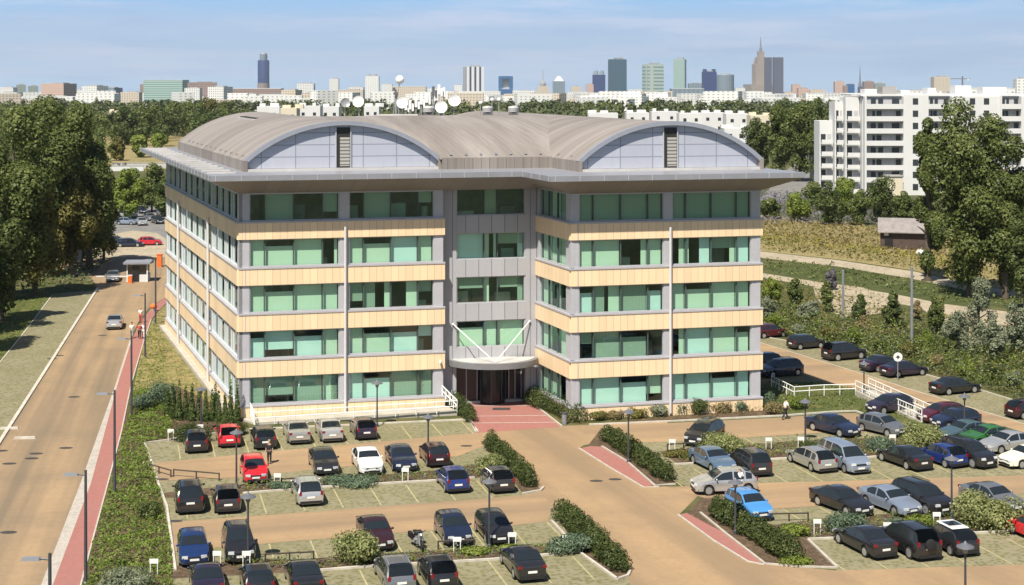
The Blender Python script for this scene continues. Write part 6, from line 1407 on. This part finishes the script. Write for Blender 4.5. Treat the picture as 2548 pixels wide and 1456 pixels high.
p=G(2243,495); t=thing('substation_hut','small beige hut standing before the white flats','hut',(p.x,p.y+8,0)); m=MB(); m.box((0,0,2.4),(3.6,4,4.8)); m.build('wall',MATS['render_cream'],t); m=MB(); m.box((0,0,4.95),(4.0,4.4,.3)); m.build('roof',MATS['roof_grey'],t)
# shed in the field
flat('shed_board',(0.075,0.05,0.04),0.85,var=0.3,scale=2); flat('shed_roof',(0.24,0.215,0.205),0.85,var=0.2,scale=1.0)
p=G(2245,622); t=thing('shed','dark wooden shed with a grey pitched roof in the dry grass','shed',(p.x,p.y,0),-.25)
m=MB(); m.box((0,3,1.5),(7.2,5,3.0)); m.build('wall',MATS['shed_board'],t)
m=MB(); m.add([(-4,-.2,2.9),(4.2,-.2,2.9),(4.2,3,5.0),(-4,3,5.0),(4.2,6.2,2.9),(-4,6.2,2.9),(-4,-.2,2.75),(4.2,-.2,2.75),(4.2,3,4.85),(-4,3,4.85)],[(0,1,2,3),(3,2,4,5),(6,9,8,7),(0,6,7,1),(0,3,9,6),(1,7,8,2)]); m.build('roof',MATS['shed_roof'],t)
m=MB(); m.box((-2.2,.47,1.1),(1.3,.08,2.0)); m.build('door',MATS['bronze_door'],t); m=MB(); m.box((-2.6,.42,2.5),(.7,.06,.5)); m.build('window',MATS['white_paint'],t)
p=G(2290,636); t=thing('tarpaulin_heap','small white tarpaulin heap beside the shed','heap',(p.x,p.y,0)); m=MB(); m.ball((0,0,.35),(.8,.6,.6),10,6); m.build('tarpaulin',MATS['white_paint'],t,smooth=30); m=MB(); m.box((0,0,.2),(1.8,1.2,.4)); m.build('heap_base',MATS['concrete'],t)
# left: long low white wall by the meadow
p=G(268,426); t=thing('boundary_wall','long low white wall across the left meadow','wall',(p.x,p.y,0),.03); m=MB(); m.box((0,0,.8),(22,.4,1.6)); m.build('wall_panel',MATS['render_white'],t); m=MB(); m.box((0,0,1.65),(22.2,.6,.12)); m.build('coping',MATS['concrete'],t)
p=G(375,418); t=thing('boundary_wall','grey wall continuing behind the office eaves','wall',(p.x,p.y,0),.03); m=MB(); m.box((0,0,.8),(24,.4,1.6)); m.build('wall_panel',MATS['recess_grey'],t); m=MB(); m.box((0,0,1.65),(24.2,.6,.12)); m.build('coping',MATS['concrete'],t)
# ================================================================ lamps, signs, people, gatehouse
flat('lamp_post',(0.075,0.075,0.085),0.5,0.3,var=0.1); flat('lamp_grey',(0.26,0.27,0.29),0.4,0.2,var=0.05); flat('hood_grey',(0.13,0.135,0.15),0.45,0.1,var=0.1); flat('sign_black',(0.01,0.01,0.01),0.5,var=0); flat('orange',(0.75,0.16,0.03),0.5,var=0.05); flat('timber_dark',(0.05,0.04,0.03),0.8,var=0.3)
SL='street lamps along the left street'
for x,y,h,lab in [(213,1452,6.3,'street lamp on the red sidewalk, second nearest to us'),(124,1800,7.4,'nearest street lamp, only its head showing at the lower left edge'),(285,1228,7.0,'street lamp with its arm over the cobbled strip, third nearest'),(327,1036,6.7,'street lamp behind the group of pedestrians'),(361,890,6.5,'street lamp beside the pedestrians near the lawn'),(387,806,7.6,'farthest street lamp, close to the office corner')]:
    p=G(x,y); t=thing('street_lamp',lab,'street lamp',(p.x,p.y,0.012),0,SL)
    m=MB(); m.tube([(0,0,0),(0,0,h)],[0.105,0.075],10); m.build('pole',MATS['lamp_post'],t,smooth=40)
    m=MB(); m.tube([(0,0,h-.28),(-.55,0,h-.22)],0.045,6); m.build('arm',MATS['lamp_post'],t)
    m=MB(); m.box((-.82,0,h-.24),(.85,.3,.12),taper=.85); m.build('lamp_head',MATS['lamp_grey'],t)
    m=MB(); m.lathe([(.17,0),(.17,.05),(.11,.12)],n=10); m.build('base_plate',MATS['lamp_post'],t)
PL='lantern posts in the car park'
for x,y,h,lab in [(588,1213,3.95,'lantern post before the two red cars'),(617,1404,4.1,'lantern post before the tall black car facing us'),(1065,1128,2.9,'lantern post behind the very dark red hatchback'),(1217,1366,4.2,'lantern post before the black hatchback, by the empty lane'),(938,1062,3.7,'lantern post against the front of the left wing'),(1563,1152,3.9,'lantern post inside the upper right clipped hedge'),(2003,1100,3.3,'lantern post at the low bush above the silver estate'),(2367,1286,3.9,'lantern post before the big black off roader'),(2399,1085,3.3,'lantern post beside the cars near the steps'),(2401,1560,4.3,'lantern post at the lower edge before the white roofed car'),(2149,990,3.2,'thin lantern post on the bank beside the white railing'),(500,1076,3.6,'lantern post among the narrow conifers'),(1829,1330,3.4,'lantern post in the clipped hedge beside the sky blue car')]:
    p=G(x,y); t=thing('lantern_post',lab,'street lamp',(p.x,p.y,0.01),0,PL)
    m=MB(); m.tube([(0,0,0),(0,0,h-.5)],[0.075,0.055],8); m.build('pole',MATS['lamp_post'],t,smooth=40)
    m=MB(); m.lathe([(.12,0),(.12,.25),(.08,.32)],n=10); m.build('base_plate',MATS['lamp_post'],t)
    m=MB(); m.lathe([(.10,h-.52),(.13,h-.45),(.17,h-.18)],n=12); m.build('lantern_glass',MATS['lamp_grey'],t,smooth=40)
    m=MB(); m.lathe([(.46,h-.22),(.44,h-.17),(.20,h-.06),(.08,h),(.03,h+.10)],n=18); m.build('lantern_hood',MATS['hood_grey'],t,smooth=40)
# bay number frames: white two legged plates in the strips
BF='white bay plates in the planting strips'
for x,y,lab in [(383,1432,'by the lower left corner'),(540,1412,'before the dark blue car facing us'),(613,1412,'before the tall black car'),(1137,1376,'before the navy hatchback'),(1274,1364,'before the black hatchback at the central lamp'),(1409,1372,'in the spreading juniper by the long hedge'),(1008,1198,'below the navy saloon in the upper strip'),(690,1212,'right of the bright red car'),(2033,1330,'above the charcoal saloon, lower right'),(2207,1338,'below the black saloon facing us'),(2330,1312,'between the silver saloon and white roofed car'),(1992,1118,'left of the silver estate'),(1912,1120,'above the dark grey tall car'),(1784,1126,'left of the yellow green shrub'),(1672,1124,'at the end of the upper right strip'),(2220,1112,'above the black saloon, tail to us'),(2288,1116,'before the round variegated shrub'),(425,1098,'left of the leftmost black hatchback'),(498,1086,'behind the leftmost black hatchback'),(577,1080,'behind the red hatchback')]:
    p=G(x,y); t=thing('bay_plate','small white two legged plate '+lab,'sign',(p.x,p.y,0.012),0,BF)
    for s in (-1,1): m=MB(); m.tube([(s*.2,0,0),(s*.2,0,.8)],.03,6); m.build('leg',MATS['white_paint'],t)
    m=MB(); m.box((0,0,.80),(.50,.05,.26)); m.build('plate',MATS['white_paint'],t)
# low dark timber rails edging the strips
for a,b,lab in [((432,1186),(545,1196),'at the left end of the upper lane'),((640,1212),(760,1207),'behind the bright red car'),((660,1400),(780,1394),'along the lower left strip'),((1660,1122),(1740,1117),'along the upper right strip'),((1915,1298),(2010,1296),'right of the sky blue car'),((1090,1368),(1180,1364),'under the navy hatchback'),((366,1170),(425,1188),'crossing the garden bed from the sidewalk')]:
    A_=G(*a);B_=G(*b); t=thing('timber_rail','low dark timber rail '+lab,'rail',tuple(A_),0,'timber rails in the planting strips'); d=B_-A_
    m=MB(); m.tube([(0,0,.5),d+Vector((0,0,.5))],.055,6); m.build('rail',MATS['timber_dark'],t)
    for q in (0,.5,1): m=MB(); m.tube([d*q,d*q+Vector((0,0,.55))],.05,6); m.build('post',MATS['timber_dark'],t)
# round road sign
p=G(2233,947); t=thing('road_sign','round white road sign on a pole beside the service road','sign',(p.x,p.y,0.006)); m=MB(); m.tube([(0,0,0),(0,0,2.3)],.045,8); m.build('pole',MATS['lamp_grey'],t)
m=MB(); m.lathe([(.42,-.02),(.42,.02)],(0,-.06,2.2),24,axis='y'); f=m.build('sign_face',MATS['white_paint'],t)
m=MB(); m.lathe([(.425,-.025),(.425,.0)],(0,-.065,2.2),24,axis='y'); m.v=[v for v in m.v]; m.build('sign_rim',MATS['lamp_grey'],t).location=(0,.03,0)
m=MB(); m.add([(-.24,-.088,2.14),(.24,-.088,2.14),(0,-.088,2.38)],[(0,1,2)]); m.box((0,-.088,2.08),(.12,.004,.14)); m.build('symbol',MATS['sign_black'],f)
# grey poles on the rough ground
for x,y,yt,lab in [(2097,800,676,'grey pole left of the largest conifer'),(2268,858,668,'taller grey pole right of the largest conifer')]:
    p=G(x,y); h=H-(yt-YH)*p.y/F; t=thing('utility_pole',lab,'pole',(p.x,p.y,0),0,'grey poles on the rough ground'); m=MB(); m.tube([(0,0,0),(0,0,h)],[.17,.13],10); m.build('pole',MATS['lamp_grey'],t); m=MB(); m.lathe([(.15,0),(.16,.12),(.05,.2)],(0,0,h),8); m.build('pole_cap',MATS['lamp_grey'],t)
p=G(1404,1056); t=thing('litter_bin','slim dark litter bin at the end of the entrance hedge','litter bin',(p.x,p.y,0.01)); m=MB(); m.lathe([(.2,0),(.22,.85)],n=14); m.build('bin_body',MATS['lamp_grey'],t,smooth=40); m=MB(); m.lathe([(.24,.85),(.24,.95),(.1,1.0)],n=14); m.build('lid',MATS['lamp_post'],t)
# gatehouse on the left street
p=G(341,702); t=thing('gatehouse','small glazed gatehouse with a flat roof on the left street','gatehouse',(p.x,p.y,0.008),.1)
m=MB(); m.box((0,1.4,.5),(2.9,2.6,1.0)); m.build('base_wall',MATS['render_white'],t); m=MB(); m.box((0,1.4,1.75),(2.7,2.4,1.5)); m.build('glazing',MATS['car_glass'],t)
m=MB(); m.box((0,1.3,2.62),(3.7,3.6,.25)); m.build('roof',MATS['eave_metal'],t); m=MB(); m.box((-.2,.05,1.1),(.9,.08,2.1)); m.build('door',MATS['bronze_door'],t)
for s in (-1,1): m=MB(); m.box((s*1.36,.1,1.25),(.14,.14,2.5)); m.build('corner_post',MATS['white_paint'],t)
p=G(324,705); t=thing('barrier_box','orange barrier box at the left side of the gatehouse','barrier',(p.x,p.y,0.008)); m=MB(); m.box((0,0,.5),(.5,.5,1.0)); m.build('housing',MATS['orange'],t); m=MB(); m.box((-2.4,0,.95),(4.6,.1,.12)); m.build('boom',MATS['white_paint'],t)
p=G(397,664); t=thing('post_box','upright orange red box beside the office corner','box',(p.x,p.y,0.01)); m=MB(); m.box((0,0,.9),(.7,.6,1.8)); m.build('housing',MATS['orange'],t); m=MB(); m.box((0,0,1.85),(.8,.7,.12)); m.build('lid',MATS['orange'],t)
p=G(382,775); t=thing('flower_tub','bright orange flower tub by the sidewalk bend','flower tub',(p.x,p.y,0.012)); m=MB(); m.lathe([(.25,0),(.34,.4)],n=12); m.build('tub',MATS['concrete'],t); m=MB(); m.ball((0,0,.6),(.45,.45,.35),9,6); m.build('flowers',MATS['orange'],t)
for x,y,lab in ((188,668,'tall pale noticeboard by the trees at the gate'),(150,668,'grey noticeboard in the shade of the street trees')):
    p=G(x,y); t=thing('noticeboard',lab,'noticeboard',(p.x,p.y,0),.1,'noticeboards by the street'); m=MB(); m.box((0,0,2.3),(1.8,.15,2.4)); m.build('board',MATS['recess_grey'],t)
    for s in (-1,1): m=MB(); m.tube([(s*.7,0.1,0),(s*.7,0.1,2.4)],.06,6); m.build('leg',MATS['lamp_grey'],t)
for x,y,lab in ((62,1092,'right one, touching the kerb'),(20,1068,'left one at the picture edge')):
    p=G(x,y); t=thing('parking_stop','short white parking stop on the left verge, '+lab,'parking stop',(p.x,p.y,0.006),.1,'parking stops on the verge'); m=MB(); m.box((0,0,.08),(1.7,.3,.16),taper=.9); m.build('bar',MATS['white_kerb'],t)
# ---------------------------------------------------------------- people
def person(label,px,py,heading,shirt,trousers,hair,pose='stand',hold=None,group=None,skirt=False,scale=1.0):
    p=G(px,py); t=thing('person',label,'person',(p.x,p.y,0.015),-math.radians(heading),group); t.scale=(scale,)*3
    sw={'stand':(0.03,-0.03),'walk':(0.22,-0.20),'stride':(0.30,-0.28)}[pose]
    hipz=.92; lean=0.10 if pose=='stride' else 0.02
    V=[];E=[];R=[]
    def v(x,y,z,r,par=None):
        V.append((x,y,z));R.append(r); 
        if par is not None: E.append((par,len(V)-1))
        return len(V)-1
    pel=v(0,0,hipz,.125); wai=v(0,lean*.4,1.10,.115,pel); che=v(0,lean*.8,1.30,.135,wai); nk=v(0,lean,1.47,.055,che); hb=v(0,lean+.02,1.56,.072,nk); hm=v(0,lean+.025,1.64,.088,hb); ht=v(0,lean+.015,1.72,.060,hm)
    v(0,lean+.11,1.62,.014,hm)
    legs=[];arms=[]
    for s,st in ((-1,sw[0]),(1,sw[1])):
        a=v(s*.09,0,hipz-.06,.085,pel); k=v(s*.10,st*.45+.02,.49,.058,a); an=v(s*.10,st-.03,.09,.038,k); v(s*.10,st+.13,.035,.03,an); legs.append((a,k,an))
        sh=v(s*.18,lean,1.40,.055,che); el=v(s*.24,lean-st*.35-.02,1.14,.040,sh)
        if hold and s==1: w_=v(s*.20,lean+.25,1.10,.028,el)
        else: w_=v(s*.24,lean-st*.7+.05,.90,.028,el)
        arms.append((sh,el,w_)); q=Vector(V[w_]); d=(q-Vector(V[el])).normalized(); hd=q+d*.07; hnd=v(*hd,.030,w_)
        for f in range(4): o=Vector((0,(f-1.5)*.018,0)); f1=v(*(hd+d*.045+o),.0095,hnd); v(*(hd+d*(.075-.006*abs(f-1))+o+Vector((-s*.012,0,0))),.0085,f1)
        th=v(*(q+d*.04+Vector((-s*.01,.04,0))),.011,w_); v(*(q+d*.075+Vector((-s*.015,.055,0))),.0095,th)
    def skin(name,V,E,R,mat,root=0):
        me=bpy.data.meshes.new(name); me.from_pydata(V,E,[]); o=bpy.data.objects.new(name,me); COL.objects.link(o); o.parent=t
        me.materials.append(MATS[mat]); md=o.modifiers.new('skin','SKIN'); md.use_smooth_shade=True
        if not me.skin_vertices: 
            bm=bmesh.new(); bm.from_mesh(me); bm.verts.layers.skin.verify(); bm.to_mesh(me); bm.free()
        for i,sv in enumerate(me.skin_vertices[0].data): sv.radius=(R[i],R[i]); sv.use_root=(i==root)
        sb=o.modifiers.new('smooth','SUBSURF'); sb.levels=1; sb.render_levels=1; return o
    skin('body',V,E,R,'skin_tone')
    def part(name,idx,edges,grow,mat,extra=None):
        mp={k:i for i,k in enumerate(idx)}; skin(name,[V[i] for i in idx],[(mp[a],mp[b]) for a,b in edges],[R[i]+grow for i in idx],mat)
    (sl_,el_,wl_),(sr_,er_,wr_)=arms
    part('shirt',[pel,wai,che,sl_,el_,sr_,er_],[(pel,wai),(wai,che),(che,sl_),(sl_,el_),(che,sr_),(sr_,er_)],.020,shirt)
    (a1,k1,n1),(a2,k2,n2)=legs
    part('trousers',[pel,a1,k1,n1,a2,k2,n2],[(pel,a1),(a1,k1),(k1,n1),(pel,a2),(a2,k2),(k2,n2)],.022,trousers)
    m=MB(); m.ball((V[hm][0],V[hm][1]-.02,V[hm][2]+.045),(.102,.108,.088),10,7); m.build('hair',MATS[hair],t,smooth=60)
    for s,st in ((-1,sw[0]),(1,sw[1])): m=MB(); m.ball((s*.10,st+.05,.045),(.05,.14,.05),8,5); m.build('shoe',MATS['trim_black'],t,smooth=60)
    return t
flat('skin_tone',(0.50,0.30,0.21),0.6,var=0.05); flat('cloth_white',(0.78,0.77,0.74),0.8,var=0.05); flat('cloth_black',(0.02,0.02,0.022),0.85,var=0.1); flat('cloth_grey',(0.24,0.24,0.26),0.85,var=0.1); flat('cloth_red',(0.42,0.07,0.08),0.8,var=0.1); flat('cloth_sand',(0.48,0.42,0.33),0.8,var=0.1); flat('cloth_blue',(0.10,0.14,0.24),0.8,var=0.1); flat('cloth_lilac',(0.50,0.48,0.58),0.8,var=0.05)
flat('hair_dark',(0.025,0.018,0.012),0.6,var=0.1); flat('hair_fair',(0.36,0.25,0.12),0.6,var=0.1)
PG='pedestrians on the red sidewalk'
person('person in a white shirt and dark skirt walking nearest on the sidewalk',328,842,170,'cloth_white','cloth_grey','hair_dark','walk',group=PG)
person('person in a dull red top walking in the middle of the group',347,843,172,'cloth_red','cloth_black','hair_dark','walk',group=PG)
person('person all in white at the right side of the walking group',356.5,842,168,'cloth_white','cloth_white','hair_fair','walk',group=PG)
person('person in white top and red trousers, farthest of the group',350,803,175,'cloth_white','cloth_red','hair_fair','walk',group=PG)
person('person in dark clothes with fair hair beside the red car',670,1154,185,'cloth_black','cloth_black','hair_fair','stand')
person('person in a white shirt and pale trousers by the silver car',1840,1229,10,'cloth_white','cloth_lilac','hair_fair','stand',hold=True)
person('person in a white top and black trousers striding along the right wing bed',1953,1044,75,'cloth_white','cloth_black','hair_dark','stride')
person('person in lilac shirt and white trousers at the entrance',1288,990,180,'cloth_lilac','cloth_white','hair_dark','stand',group='people at the entrance')
person('person in white shirt and black trousers at the entrance',1275,988,200,'cloth_white','cloth_black','hair_dark','walk',group='people at the entrance')
# open door of the red car
